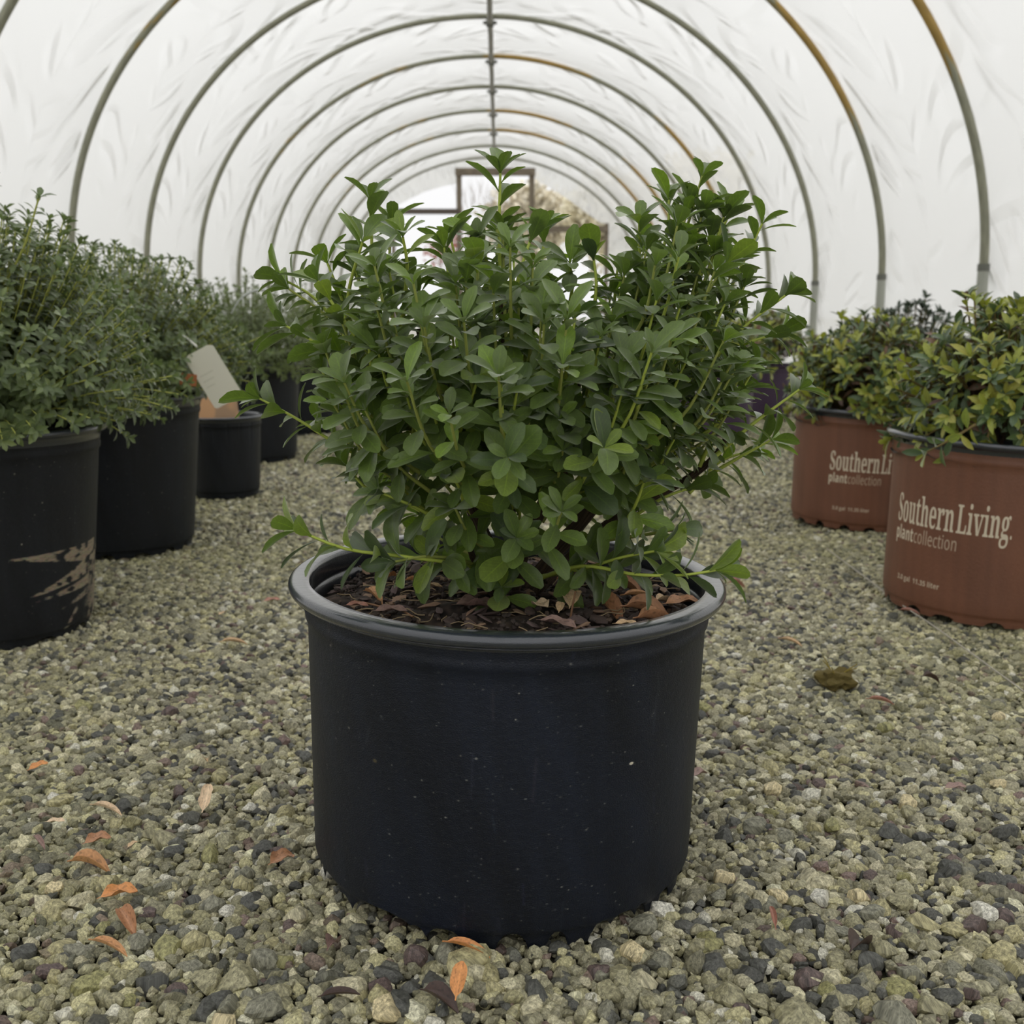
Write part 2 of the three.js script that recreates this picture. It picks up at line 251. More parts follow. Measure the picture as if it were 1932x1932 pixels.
function soilGeo(r, seed, amp = 0.008) { const g = new THREE.CircleGeometry(r, 72, 0, Math.PI * 2), rg = new THREE.RingGeometry(0.001, r, 72, 28); rg.rotateX(-Math.PI / 2); const p = rg.attributes.position; for (let i = 0; i < p.count; i++) { const x = p.getX(i), z = p.getZ(i); p.setY(i, amp * (1.4 * noise(x * 26, z * 26, seed) + 0.9 * noise(x * 70, z * 70, seed)) + amp * 1.5 * (1 - (x * x + z * z) / (r * r))); } rg.computeVertexNormals(); return rg; }
const blackPlastic = (tex, rough = 0.5) => phys({ map: tex, roughness: rough, specularIntensity: 0.6, bumpMap: plasticBump, bumpScale: 0.0006 });
const plasticBump = (() => { const t = dataTex(512, 512, (u, v, i, j) => { const n = 0.5 + 0.35 * noise(i * 0.45, j * 0.45, 2) + 0.2 * noise(u * 30, v * 30, 4); return [n, n, n]; }, false); t.repeat.set(6, 2); return t; })();
const rimBlack = phys({ color: 0x2a2f38, roughness: 0.3, clearcoat: 1, clearcoatRoughness: 0.14, bumpMap: plasticBump, bumpScale: 0.0004 });

// ---------------------------------------------------------------- leaves and shoots
function leafGeo({ w = 0.4, curl = 0.25, cup = 0.25, nx = 7, nz = 4, wide = 0.62, tip = 0.55, twist = 0, pet = 0.1, ripple = 0 }) {
  // unit length along +x, face up +y; obovate blade on a short stalk
  const pos = [], uv = [], idx = [], pk = (t) => t ** (wide / (1 - wide) * tip) * (1 - t) ** tip, mx = pk(wide);
  for (let i = 0; i <= nx; i++) {
    const t = i / nx, tb = clamp((t - pet) / (1 - pet), 0, 1), hw = Math.max(w * 0.5 * pk(Math.min(tb, 0.992)) / mx, t < 0.99 ? 0.018 : 0.004), y = -curl * t * t + 0.12 * curl * t, x = t * (1 - 0.18 * curl * curl * t * t), tw = twist * t;
    for (let j = 0; j <= nz; j++) {
      const s = j / nz * 2 - 1, zz = s * hw, yy = cup * hw * s * s * 1.5 + ripple * hw * Math.sin(t * 11 + s * 2) * Math.abs(s);
      pos.push(x, y + yy * Math.cos(tw) - zz * Math.sin(tw), zz * Math.cos(tw) + yy * Math.sin(tw)); uv.push(t, (s + 1) / 2);
    }
  }
  for (let i = 0; i < nx; i++) for (let j = 0; j < nz; j++) { const a = i * (nz + 1) + j, b = a + nz + 1; idx.push(a, a + 1, b, b, a + 1, b + 1); }
  const g = new THREE.BufferGeometry(); g.setAttribute('position', new THREE.Float32BufferAttribute(pos, 3)); g.setAttribute('uv', new THREE.Float32BufferAttribute(uv, 2)); g.setIndex(idx); g.computeVertexNormals(); return g;
}
const leafTex = dataTex(128, 64, (u, v) => {
  const s = Math.abs(v - 0.5) * 2, mid = Math.exp(-((s / 0.055) ** 2)) * (1 - u * 0.75), vein = 0.06 * smooth(Math.sin((u * 9 - s * 2.2) * 6.283), 0.82, 1) * (1 - mid), rim = smooth(s, 0.9, 1) * 0.12, n = 0.72 + 0.06 * noise(u * 7, v * 5, 2) + 0.04 * noise(u * 30, v * 24, 3) + vein + rim;
  return [lerp(n, 1.0, mid), lerp(n, 1.0, mid), lerp(n, 0.80, mid)];
});
const leafMat = (r, g, b, o = {}) => { const m = phys({ map: leafTex, roughness: 0.95, transmission: 0.46, thickness: 0, side: THREE.DoubleSide, clearcoat: 1, clearcoatRoughness: 0.3, ...o }); m.color.setRGB(r, g, b); return m; };
const dirM = new THREE.Matrix4();
function leafMatrix(pos, dir, up, s, ws = 1) { // +x along dir, +y near up
  const x = dir.clone().normalize(), z = V(0, 0, 0).crossVectors(x, up).normalize(), y = V(0, 0, 0).crossVectors(z, x);
  return new THREE.Matrix4().makeBasis(x.multiplyScalar(s), y.multiplyScalar(s), z.multiplyScalar(s * ws)).setPosition(pos);
}
// leaves set spirally on a shoot, wider below and upright at the tip
function dress(curve, rnd, out, { size, spacing, from = 0.2, open = 1.15, close = 0.45, whorl = 0, tipTuft = 3, jitter = 0.25, meta = {} }) {
  const L = curve.getLength(), T = V(0, 0, 0), P = V(0, 0, 0), ref = V(0, 0, 0), A = V(0, 0, 0), B = V(0, 0, 0);
  let phi = rnd() * 6.28;
  const put = (t, phi, a, s) => {
    curve.getPointAt(t, P); curve.getTangentAt(t, T);
    ref.set(0, 1, 0); if (Math.abs(T.y) > 0.92) ref.set(1, 0, 0);
    A.crossVectors(T, ref).normalize(); B.crossVectors(T, A).normalize();
    const n = A.clone().multiplyScalar(Math.cos(phi)).addScaledVector(B, Math.sin(phi)), d = T.clone().multiplyScalar(Math.cos(a)).addScaledVector(n, Math.sin(a)), up = T.clone().multiplyScalar(Math.sin(a)).addScaledVector(n, -Math.cos(a));
    d.y -= 0.05; up.y += 0.3; up.add(V(rnd() - 0.5, rnd() - 0.5, rnd() - 0.5).multiplyScalar(0.55)); // blades turn their faces to the light
    out.push({ m: leafMatrix(P, d, up, s * (1 + jitter * (rnd() - 0.5) * 2), 0.85 + 0.3 * rnd()), p: P.clone().addScaledVector(d, s * 0.6), t, s, ...meta });
  };
  for (let d = L * from; d < L - spacing * 0.3; d += spacing * (0.7 + 0.6 * rnd())) {
    const t = d / L, u = clamp((t - from) / (1 - from), 0, 1);
    put(t, phi, lerp(open, close, u ** 2) + (rnd() - 0.5) * 0.35, size * lerp(0.95, 0.82, u)); phi += 2.39996 + (rnd() - 0.5) * 0.5;
  }
  for (let k = 0; k < tipTuft; k++) { put(0.995, phi, 0.5 + 0.25 * rnd() + whorl, size * (0.5 + 0.4 * rnd())); phi += 6.283 / Math.max(2, tipTuft) + (rnd() - 0.5) * 0.4; }
}
// hang leaves on a plant: the `keep` best as their own meshes, the rest as one stuff part
function hang(plant, leaves, keep, geos, mats, stuffGeo, stuffMat, tint, rnd, score) {
  const inv = plant.position.clone().negate(), own = [...leaves].sort((a, b) => score(a) - score(b)), M = new THREE.Matrix4(), move = new THREE.Matrix4().makeTranslation(inv.x, inv.y, inv.z);
  own.slice(0, keep).forEach((l) => { const m = part(plant, 'leaf', geos[(rnd() * geos.length) | 0], mats[l.tone ?? (rnd() * mats.length) | 0]); M.multiplyMatrices(move, l.m).decompose(m.position, m.quaternion, m.scale); });
  const rest = own.slice(keep); if (!rest.length) return;
  const im = new THREE.InstancedMesh(stuffGeo, stuffMat, rest.length), c = new THREE.Color();
  rest.forEach((l, i) => { im.setMatrixAt(i, M.multiplyMatrices(move, l.m)); im.setColorAt(i, tint(l, rnd, c)); });
  im.name = 'foliage'; im.userData.kind = 'stuff'; im.castShadow = im.receiveShadow = true; plant.add(im);
}
const eyeDist = (l) => l.p.distanceTo(EYE);

// ---------------------------------------------------------------- the shrub in the big black pot
{
  const D = 0.90, base = V(0.001, 0.002, -D), rnd = rng(2024), R = 0.1725, rb = 0.168, h = 0.257;
  const plant = thing('potted_shrub', 'leafy green shrub in the large squat black pot in the centre foreground', 'potted plant', base);
  const pr = nurseryProfile(R, rb, h), wob = rng(5), cuts = [];
  for (let k = 0; k < 26; k++) cuts.push([k / 26 * 6.2832 + (wob() - 0.5) * 0.12, 0.045 + 0.055 * wob(), 0.008 + 0.009 * wob()]);
  cuts.push([Math.PI - 0.62, 0.21, 0.017], [Math.PI - 1.05, 0.12, 0.017], [Math.PI + 0.62, 0.09, 0.017]);
  const notch = (th) => { let y = 0; for (const [a, w, d] of cuts) { const k = Math.abs(th - a) / w; if (k < 1) y = Math.max(y, d * Math.sqrt(1 - k * k)); } return y; };
  const tex = speckTex(3, [21, 26, 37], 1500, 0.05, (x, W, H, r) => { x.fillStyle = 'rgba(225,215,190,.9)'; x.beginPath(); x.ellipse(W * 0.595, H * 0.44, 2.2, 2.6, 0, 0, 7); x.fill(); x.fillStyle = 'rgba(120,105,70,.6)'; x.beginPath(); x.ellipse(W * 0.4, H * 0.45, 2, 3.2, 0, 0, 7); x.fill(); for (let k = 0; k < 26; k++) { x.strokeStyle = `rgba(${70 + 40 * r()},${74 + 40 * r()},${84 + 40 * r()},.18)`; x.lineWidth = 1 + 2 * r(); x.beginPath(); const a = W * (0.25 + 0.5 * r()), b = H * r(); x.moveTo(a, b); x.lineTo(a + 6 * (r() - 0.5), b + 20 + 60 * r()); x.stroke(); } });
  const pot = part(plant, 'pot', potBody(pr.body, h, 360, notch, 0.006, 4), blackPlastic(tex, 0.46));
  pot.rotation.z = -0.022;
  part(pot, 'rim', potBody(lipProfile(R, h, 0.0145, 0.0105), h, 160), rimBlack);
  const soilY = 0.229, soil = part(plant, 'soil', soilGeo(0.164, 3, 0.007), soilMat); soil.position.y = soilY - base.y; soil.rotation.z = -0.022;
  // bark mulch chips and fine roots over the soil
  { const bits = []; const r = rng(9);
    for (let k = 0; k < 1500; k++) {
      const a = r() * 6.283, q = 0.159 * Math.sqrt(r()), chip = r() < 0.22, s = chip ? 0.006 + 0.008 * r() : 0.0022 + 0.004 * r(), g = new THREE.IcosahedronGeometry(0.5, 0), p = g.attributes.position, o = r() * 50;
      for (let i = 0; i < p.count; i++) { const f = 1 + 0.6 * noise(p.getX(i) * 3 + o, p.getY(i) * 3, p.getZ(i) * 3); p.setXYZ(i, p.getX(i) * f * (chip ? 1.7 : 1.1), p.getY(i) * f * (chip ? 0.28 : 0.8), p.getZ(i) * f); }
      g.scale(s, s, s); g.rotateX((r() - 0.5) * 1.0); g.rotateZ((r() - 0.5) * 1.0); g.rotateY(r() * 6.28); g.computeVertexNormals();
      g.translate(q * Math.cos(a), 0.004 + 0.006 * r() + 0.008 * (1 - (q / 0.16) ** 2), q * Math.sin(a));
      const t = r(), c = !chip ? (t < 0.75 ? [0.05, 0.036, 0.03] : [0.11, 0.075, 0.055]) : t < 0.4 ? [0.13, 0.09, 0.085] : t < 0.75 ? [0.085, 0.058, 0.05] : [0.30, 0.19, 0.125], col = new Float32Array(p.count * 3); for (let i = 0; i < col.length; i += 3) col.set(c, i); g.setAttribute('color', new THREE.BufferAttribute(col, 3)); bits.push(g);
    }
    const m = part(plant, 'bark_mulch', mergeGeometries(bits), std({ vertexColors: true, roughness: 0.8 }), 'stuff'); m.position.copy(soil.position);
    const roots = []; for (let k = 0; k < 110; k++) { const a = r() * 6.283, q = 0.15 * Math.sqrt(r()), p = V(q * Math.cos(a), 0.012 + 0.006 * r(), q * Math.sin(a)), pts = [p.clone()]; let w = r() * 6.28; for (let i = 0; i < 4; i++) { w += (r() - 0.5) * 1.8; p.add(V(Math.cos(w) * 0.006, (r() - 0.5) * 0.004, Math.sin(w) * 0.006)); pts.push(p.clone()); } roots.push(new THREE.TubeGeometry(spline(pts), 8, 0.0004 + 0.0003 * r(), 4)); }
    const rm = part(plant, 'fine_roots', mergeGeometries(roots), std({ color: 0x9c886a, roughness: 0.9 }), 'stuff'); rm.position.copy(soil.position);
  }
  // limbs: photograph column, row, and depth behind (+) or before (-) the middle of the pot
  const at = ([x, y, dz = 0]) => atZ(x, y, D + dz), loc = (c) => c.map((p) => at(p).sub(base));
  const bark = std({ color: 0x5d4a3a, roughness: 0.9, map: dataTex(64, 128, (u, v) => { const n = 0.75 + 0.3 * noise(u * 8, v * 30, 3) + 0.2 * noise(u * 30, v * 60, 1); return [n, n, n]; }) }), twig = std({ color: 0xadbb50, roughness: 0.6 }), olive = std({ color: 0x98a050, roughness: 0.7 });
  const limbs = [
    [[[945, 1160, 0], [930, 1050, 0], [885, 940, 0], [850, 850, 0.01], [812, 720, 0.02], [790, 620, 0.02]], 0.0062, 0.0024],
    [[[955, 1160, 0], [962, 1040, 0.01], [962, 900, 0.03], [950, 700, 0.03], [945, 520, 0.01]], 0.0060, 0.0020],
    [[[968, 1160, 0], [1050, 1040, 0], [1108, 968, 0.0], [1175, 830, 0.0], [1215, 700, 0.01], [1245, 610, 0.01]], 0.0085, 0.0032],
    [[[960, 1160, 0.01], [1000, 1000, 0.06], [1080, 800, 0.10], [1100, 620, 0.08]], 0.005, 0.0018],
    [[[948, 1160, 0.01], [900, 1000, 0.08], [820, 800, 0.12], [700, 620, 0.1]], 0.005, 0.0018],
    [[[972, 1160, 0], [1130, 1000, 0.03], [1270, 920, 0.03], [1340, 870, 0.02], [1380, 810, 0.02]], 0.0052, 0.0026],
    [[[950, 1150, -0.01], [905, 1080, -0.04], [880, 1020, -0.06]], 0.0042, 0.0022],
    [[[965, 1150, -0.01], [1000, 1020, -0.06], [1060, 900, -0.09], [1090, 860, -0.10]], 0.0045, 0.002],
    [[[985, 1165, -0.01], [1005, 1130, -0.012], [1026, 1096, -0.016]], 0.0052, 0.0046],
  ];
  for (const [c, r0, r1] of limbs) part(plant, 'branch', taper(spline(loc(c)), 20, r0, r1, 9, 0.3, rnd), bark);
  const dry = part(plant, 'dead_twig', taper(spline(loc([[1073, 1192, -0.09], [1078, 1155, -0.09], [1086, 1115, -0.088]])), 8, 0.0011, 0.0008, 6), std({ color: 0x7a5a40, roughness: 0.9 }));
  const S = [ // shoots that shape the outline
    [[690, 640, .03], [702, 520, .0], [698, 350, 0]], [[650, 640, .0], [660, 540, -.02], [684, 430, -.03]], [[760, 600, -.03], [768, 500, -.05], [760, 420, -.06]], [[700, 700, .02], [655, 590, 0], [618, 470, .0]], [[740, 600, .06], [735, 480, .06], [740, 395, .06]],
    [[945, 560, .01], [942, 430, 0], [944, 300, 0]], [[930, 560, .02], [915, 480, .0], [905, 420, -.01]], [[960, 600, -.03], [985, 500, -.05], [1003, 420, -.05]], [[1010, 560, .04], [1025, 470, .05], [1030, 400, .05]],
    [[1245, 610, .01], [1290, 450, .02], [1325, 305, .02]], [[1210, 640, 0], [1207, 500, -.01], [1206, 395, -.02]], [[1225, 560, .03], [1260, 430, .04], [1262, 350, .04]], [[1300, 700, .03], [1390, 520, .03], [1438, 395, .03]], [[1290, 640, .05], [1330, 500, .06], [1375, 380, .05]],
    [[1250, 720, -.03], [1330, 560, -.04], [1370, 470, -.04]],
    [[1260, 800, -.01], [1390, 630, .0], [1485, 555, .0]], [[1290, 820, .02], [1390, 660, .02], [1470, 628, .02]],
    [[1350, 860, .0], [1420, 800, 0], [1508, 735, 0]], [[1330, 900, .04], [1400, 860, .03], [1455, 830, .03]], [[1200, 920, -.05], [1240, 800, -.06], [1262, 690, -.06]], [[1320, 880, .02], [1365, 770, .0], [1382, 690, 0]], [[1300, 930, .05], [1360, 870, .06], [1420, 850, .06]],
    [[840, 700, 0], [850, 560, -.02], [838, 440, -.02]], [[850, 640, .05], [860, 500, .06], [850, 420, .06]], [[880, 640, -.06], [900, 540, -.08], [902, 470, -.08]], [[1060, 640, .03], [1080, 540, .02], [1075, 470, 0]], [[1110, 650, -.02], [1125, 540, -.03], [1120, 460, -.03]], [[1150, 640, .04], [1160, 560, .05], [1165, 480, .05]],
    [[900, 830, -.05], [760, 740, -.06], [620, 660, -.04], [540, 615, -.03]], [[700, 700, .03], [620, 600, .03], [545, 545, .03]], [[660, 640, .05], [590, 560, .05], [535, 500, .05]], [[740, 720, -.04], [660, 620, -.06], [600, 530, -.06]],
    [[800, 920, .03], [640, 840, .03], [560, 790, .03], [490, 752, .03]], [[790, 900, -.02], [690, 820, -.04], [625, 755, -.04]], [[770, 900, .06], [680, 850, .07], [610, 800, .07]], [[760, 960, .02], [690, 920, .0], [655, 880, 0]],
    [[935, 1095, -.02], [870, 1066, -.07], [760, 1050, -.11], [650, 1035, -.12], [560, 1000, -.12]], [[870, 1010, -.05], [790, 960, -.08], [720, 930, -.09]],
    [[1000, 1098, -.02], [1100, 1068, -.07], [1200, 1084, -.10], [1290, 1085, -.11], [1350, 1076, -.11]], [[1130, 1020, -.04], [1210, 1010, -.06], [1270, 1000, -.07]], [[1160, 1000, .0], [1250, 940, .0], [1320, 915, 0]], [[1010, 1090, -.01], [1110, 1070, -.06], [1180, 1050, -.09], [1235, 1040, -.10]],
    [[965, 960, -.04], [960, 900, -.13], [958, 862, -.18]], [[1070, 960, -.04], [1110, 890, -.12], [1140, 845, -.15]], [[950, 1080, -.03], [968, 1040, -.09], [975, 1015, -.115]], [[945, 1140, -.02], [950, 1125, -.055], [946, 1108, -.07]],
    [[950, 880, -.05], [965, 800, -.13], [975, 740, -.15]], [[850, 860, -.06], [880, 780, -.12], [900, 720, -.13]], [[1180, 850, -.04], [1200, 780, -.11], [1212, 720, -.13]], [[1150, 960, -.04], [1180, 880, -.09], [1190, 840, -.10]], [[880, 1000, -.05], [870, 930, -.10], [850, 890, -.12]], [[780, 820, -.05], [790, 740, -.10], [800, 680, -.12]], [[690, 760, -.04], [700, 690, -.07], [690, 620, -.08]], [[1060, 760, -.08], [1075, 660, -.12], [1085, 600, -.12]], [[940, 1090, -.02], [880, 1060, -.06], [800, 1050, -.10], [745, 1060, -.115]],
    [[1170, 1000, -.05], [1200, 950, -.09], [1215, 910, -.10]],
  ];
  const leaves = [];
  S.forEach((c, i) => {
    if (c[c.length - 1][1] < 520) c[c.length - 1][1] += 27;
    const curve = spline(c.map(at)), last = c[c.length - 1], tuft = 4 + ((i * 7) % 3);
    dress(curve, rnd, leaves, { size: 0.0355, spacing: 0.0068, from: 0.22, open: 1.2, close: 0.55, tipTuft: tuft, meta: { shown: 1 } });
    part(plant, 'shoot', taper(spline(loc(c)), 16, 0.0021, 0.0010, 6), i % 5 === 4 ? olive : twig);
  });
  // fuller growth between them
  const poly = [[575, 640], [600, 560], [650, 510], [700, 450], [780, 500], [850, 510], [905, 480], [945, 420], [1000, 480], [1080, 540], [1150, 550], [1195, 470], [1260, 400], [1325, 370], [1390, 430], [1410, 520], [1400, 600], [1430, 680], [1420, 760], [1380, 850], [1310, 930], [1240, 1000], [1120, 1010], [980, 1050], [860, 1030], [770, 980], [710, 910], [650, 840], [600, 740]];
  const inside = (x, y) => { let r = false; for (let i = 0, j = poly.length - 1; i < poly.length; j = i++) { const [a, b] = poly[i], [c, d] = poly[j]; if ((b > y) !== (d > y) && x < (c - a) * (y - b) / (d - b) + a) r = !r; } return r; };
  const fill = []; let made = 0;
  while (made < 195) {
    const x = 560 + 880 * rnd(), y = 360 + 700 * rnd(); if (!inside(x, y)) continue;
    if (y > 800 && rnd() < 0.85) continue;
    const e = Math.sqrt(Math.max(0, 1 - ((x - 985) / 470) ** 2 - ((y - 740) / 440) ** 2)), dz = (rnd() * 2 - 1) * 0.19 * e, k = 0.30 + 0.25 * rnd();
    const bx = lerp(x, 975, k), by = lerp(y, 1110, k), bz = dz * 0.55, mx = lerp(bx, x, 0.55) + (x - 975) * 0.05, my = lerp(by, y, 0.45);
    const c = [[bx, by, bz], [mx, my, lerp(bz, dz, 0.6)], [x, y, dz]], curve = spline(c.map(at));
    const L = curve.getLength();
    dress(curve, rnd, leaves, { size: 0.0325, spacing: 0.0078, from: Math.max(0.15, 1 - 0.085 / L), open: 1.2, close: 0.55, tipTuft: 4, meta: {} });
    fill.push(taper(spline(loc(c)), 10, 0.0019, 0.0009, 5)); made++;
  }
  fill.forEach((g, k) => part(plant, 'shoot', g, k % 3 ? olive : twig));
  const geos = [leafGeo({ w: 0.42, curl: 0.24, cup: 0.2, pet: 0.08, tip: 0.42, wide: 0.66 }), leafGeo({ w: 0.47, curl: 0.34, cup: 0.14, twist: 0.12, tip: 0.4, wide: 0.66 }), leafGeo({ w: 0.38, curl: 0.16, cup: 0.26, twist: -0.15, tip: 0.46 }), leafGeo({ w: 0.45, curl: 0.48, cup: 0.2, tip: 0.42, wide: 0.65 }), leafGeo({ w: 0.48, curl: 0.1, cup: 0.14, wide: 0.68, tip: 0.4 })];
  const mats = [[0.22, 0.38, 0.028], [0.30, 0.48, 0.034], [0.16, 0.29, 0.034], [0.38, 0.57, 0.036], [0.25, 0.40, 0.05], [0.48, 0.68, 0.045], [0.11, 0.21, 0.03]].map(([r, g, b]) => leafMat(r, g, b));
  hang(plant, leaves, 300, geos, mats, leafGeo({ w: 0.43, curl: 0.3, cup: 0.2, tip: 0.42, wide: 0.66, nx: 6 }), leafMat(1, 1, 1), (l, r, c) => { const k = 0.75 + 0.5 * r(), y = r() < 0.12 ? 1.5 : 1; return c.setRGB(0.235 * k * y, 0.385 * k * y, 0.034 * k); }, rnd, (l) => (l.shown ? 0 : 0.2) + eyeDist(l) - 0.12 * l.t);
  console.log('main leaves', leaves.length);
}

// ---------------------------------------------------------------- the other shrubs
function dome(rnd, c, rx, ry, n, opt) { // shoots that fan from the middle of a crown to its surface
  const leaves = [], stems = [];
  for (let k = 0; k < n; k++) {
    const u = rnd(), th = rnd() * 6.2832, el = Math.asin(lerp(opt.low ?? -0.12, 1, u)), d = V(Math.cos(el) * Math.cos(th), Math.sin(el), Math.cos(el) * Math.sin(th)), q = (0.86 + 0.16 * rnd()) * (1 + 0.10 * noise(d.x * 2.4 + c.x * 5, d.y * 2.4, d.z * 2.4)) + (rnd() < 0.07 ? 0.13 * rnd() : 0);
    const tip = V(d.x * rx * q, d.y * ry * q, d.z * rx * q), b = V(tip.x * 0.35, tip.y * 0.30 - 0.01, tip.z * 0.35), m = V(lerp(b.x, tip.x, 0.62), lerp(b.y, tip.y, 0.5) + (opt.lift ?? 0.012), lerp(b.z, tip.z, 0.62));
    if (d.y < 0.15) tip.y -= 0.03 * rnd();
    const wc = [b, m, tip].map((p) => p.add(c)), curve = spline(wc);
    dress(curve, rnd, leaves, { ...opt.dress, meta: { shown: d.z } });
    stems.push(curve);
  }
  return { leaves, stems };
}
function shrubPot(spec) {
  const { name, label, x, z, R, rb, h, lean = 0, potMat, rimMat, seed, crown, leaf, notch = true, bodySeg = 140, lipW = 0.013, turn = 0, group, dents = 0.006 } = spec, rnd = rng(seed), base = V(x, 0.004, z), plant = thing(name, label, 'potted plant', base, group);
  const pr = nurseryProfile(R, rb, h), cuts = []; for (let k = 0; k < 14; k++) cuts.push([k / 14 * 6.28 + 0.2 * rnd(), 0.07 + 0.06 * rnd(), 0.007 + 0.005 * rnd()]);
  const pot = part(plant, 'pot', potBody(pr.body, h, bodySeg * 2, notch && ((th) => { let y = 0; for (const [a, w, d] of cuts) { const k = Math.abs(th - a) / w; if (k < 1) y = Math.max(y, d * Math.sqrt(1 - k * k)); } return y; }), dents, seed), potMat);
  pot.rotation.set(0, turn, 0); pot.rotation.order = 'ZXY'; pot.rotation.z = lean;
  part(pot, 'rim', potBody(lipProfile(R, h, lipW, lipW * 0.75), h, 100), rimMat ?? rimBlack);
  const soil = part(plant, 'soil', soilGeo(R * 0.955, seed, 0.006), soilMat); soil.position.y = h - 0.035; soil.rotation.z = lean;
  const top = V(x + (-lean) * h, h - 0.02, z), d = dome(rnd, V(top.x + (crown.dx ?? 0), top.y + (crown.dy ?? 0.03), top.z + (crown.dz ?? 0)), crown.r, crown.h, crown.n, crown), inv = base.clone().negate(), twigs = d.stems.map((c) => { const g = new THREE.TubeGeometry(c, 7, leaf.twig ?? 0.0012, 4, false); g.translate(inv.x, inv.y, inv.z); return g; });
  const trunk = []; for (let k = 0; k < 6; k++) { const a = k * 1.05, t = V(top.x + Math.cos(a) * crown.r * 0.4, top.y + 0.03 + crown.h * 0.35, top.z + Math.sin(a) * crown.r * 0.4); trunk.push(taper(spline([V(top.x, h - 0.03, top.z), V(lerp(top.x, t.x, 0.4), lerp(h, t.y, 0.5), lerp(top.z, t.z, 0.4)), t].map((p) => p.add(inv))), 8, 0.005, 0.002, 6)); }
  part(plant, 'branches', mergeGeometries(trunk), leaf.bark, 'stuff');
  part(plant, 'twigs', mergeGeometries(twigs), leaf.twigMat, 'stuff');
  if (crown.extra) for (const pts of crown.extra) { const curve = spline(pts); dress(curve, rnd, d.leaves, { ...crown.dress, from: 0.1, meta: { shown: 3 } }); const g = taper(curve, 12, 0.0022, 0.0012, 5); g.translate(inv.x, inv.y, inv.z); part(plant, 'shoot', g, leaf.twigMat); }
  hang(plant, d.leaves, leaf.keep, leaf.geos, leaf.mats, leaf.stuffGeo, leaf.stuffMat, leaf.tint, rnd, (l) => { const [px, py] = toPx(l.p); return eyeDist(l) + (px < -20 || px > 1950 ? 9 : 0) - (l.shown > 2 ? 0.5 : 0); });
  console.log(name, d.leaves.length);
  return plant;
}
const smallGeos = [leafGeo({ w: 0.42, curl: 0.3, cup: 0.25, nx: 4, nz: 2 }), leafGeo({ w: 0.46, curl: 0.42, cup: 0.2, nx: 4, nz: 2 }), leafGeo({ w: 0.38, curl: 0.5, cup: 0.3, nx: 4, nz: 2, twist: 0.2 })];
const tiny = { bark: std({ color: 0x4d4030, roughness: 0.9 }), twigMat: std({ color: 0xb3b85c, roughness: 0.7 }), twig: 0.0010, geos: smallGeos, mats: [[0.082, 0.135, 0.066], [0.105, 0.165, 0.078], [0.062, 0.108, 0.05], [0.13, 0.195, 0.09]].map(([r, g, b]) => leafMat(r * 3.2, g * 2.8, b * 1.7)), stuffGeo: smallGeos[0], stuffMat: leafMat(1, 1, 1), keep: 300, tint: (l, r, c) => { const k = 0.65 + 0.65 * r(); return c.setRGB(0.27 * k, 0.38 * k, 0.11 * k); } };
const tinyDress = { size: 0.0215, spacing: 0.0058, from: 0.3, open: 1.3, close: 0.75, tipTuft: 5 };
const blackTex = speckTex(17, [22, 25, 30], 500, 0.06), mudTex = speckTex(23, [24, 26, 30], 700, 0.06, (x, W, H, r) => {
  // dried mud scraped across the lower side
  const smear = (u0, v0, u1, v1, w0, w1, n, a) => { for (let k = 0; k < n; k++) { const t = Math.sqrt(r()), half = lerp(w0, w1, t) * (r() - 0.5), u = lerp(u0, u1, t), v = lerp(v0, v1, t) + half, q = noise(u * 60, v * 26, 3); if (q < -0.22) continue; x.fillStyle = `rgba(${120 + 44 * r()},${110 + 38 * r()},${92 + 32 * r()},${a * (0.35 + 0.65 * r())})`; x.fillRect(u * W - 3, (1 - v) * H, 3 + 6 * r(), 1 + 1.6 * r()); } };
  smear(0.60, 0.43, 0.775, 0.385, 0.004, 0.11, 4600, 0.4); smear(0.63, 0.24, 0.74, 0.325, 0.004, 0.08, 2200, 0.4); smear(0.635, 0.215, 0.75, 0.25, 0.004, 0.05, 1400, 0.38);
  smear(0.735, 0.20, 0.80, 0.20, 0.26, 0.40, 6500, 0.34); smear(0.68, 0.15, 0.74, 0.19, 0.006, 0.03, 320, 0.34); smear(0.685, 0.03, 0.715, 0.13, 0.012, 0.02, 260, 0.36);
});
const blackPot = blackPlastic(blackTex, 0.5), mudPot = blackPlastic(mudTex, 0.55), tallProfile = { R: 0.172, rb: 0.150, h: 0.318 };
const rowX = -0.80;
const L1 = shrubPot({ name: 'potted_shrub', label: 'small-leaved shrub in the mud-streaked black pot at the left picture edge', x: -0.795, z: -1.60, ...tallProfile, lean: -0.03, potMat: mudPot, seed: 101, crown: { r: 0.275, h: 0.315, n: 560, dy: 0.03, low: 0.0, dress: tinyDress, extra: [[V(-0.75, 0.5, -1.5), V(-0.70, 0.58, -1.48), V(-0.67, 0.66, -1.46)], [V(-0.72, 0.5, -1.55), V(-0.66, 0.57, -1.52), V(-0.625, 0.635, -1.5)]] }, leaf: tiny });
shrubPot({ name: 'potted_shrub', label: 'small-leaved shrub in a clean tall black pot, second in the left row', x: -0.80, z: -2.19, ...tallProfile, lean: -0.02, potMat: blackPot, seed: 102, crown: { r: 0.275, h: 0.29, n: 520, low: -0.03, dress: tinyDress }, leaf: tiny });
const farTiny = { ...tiny, keep: 120, twigMat: std({ color: 0x6f7a3c, roughness: 0.8 }), tint: (l, r, c) => { const k = 0.65 + 0.6 * r(); return c.setRGB(0.29 * k, 0.39 * k, 0.10 * k); } };
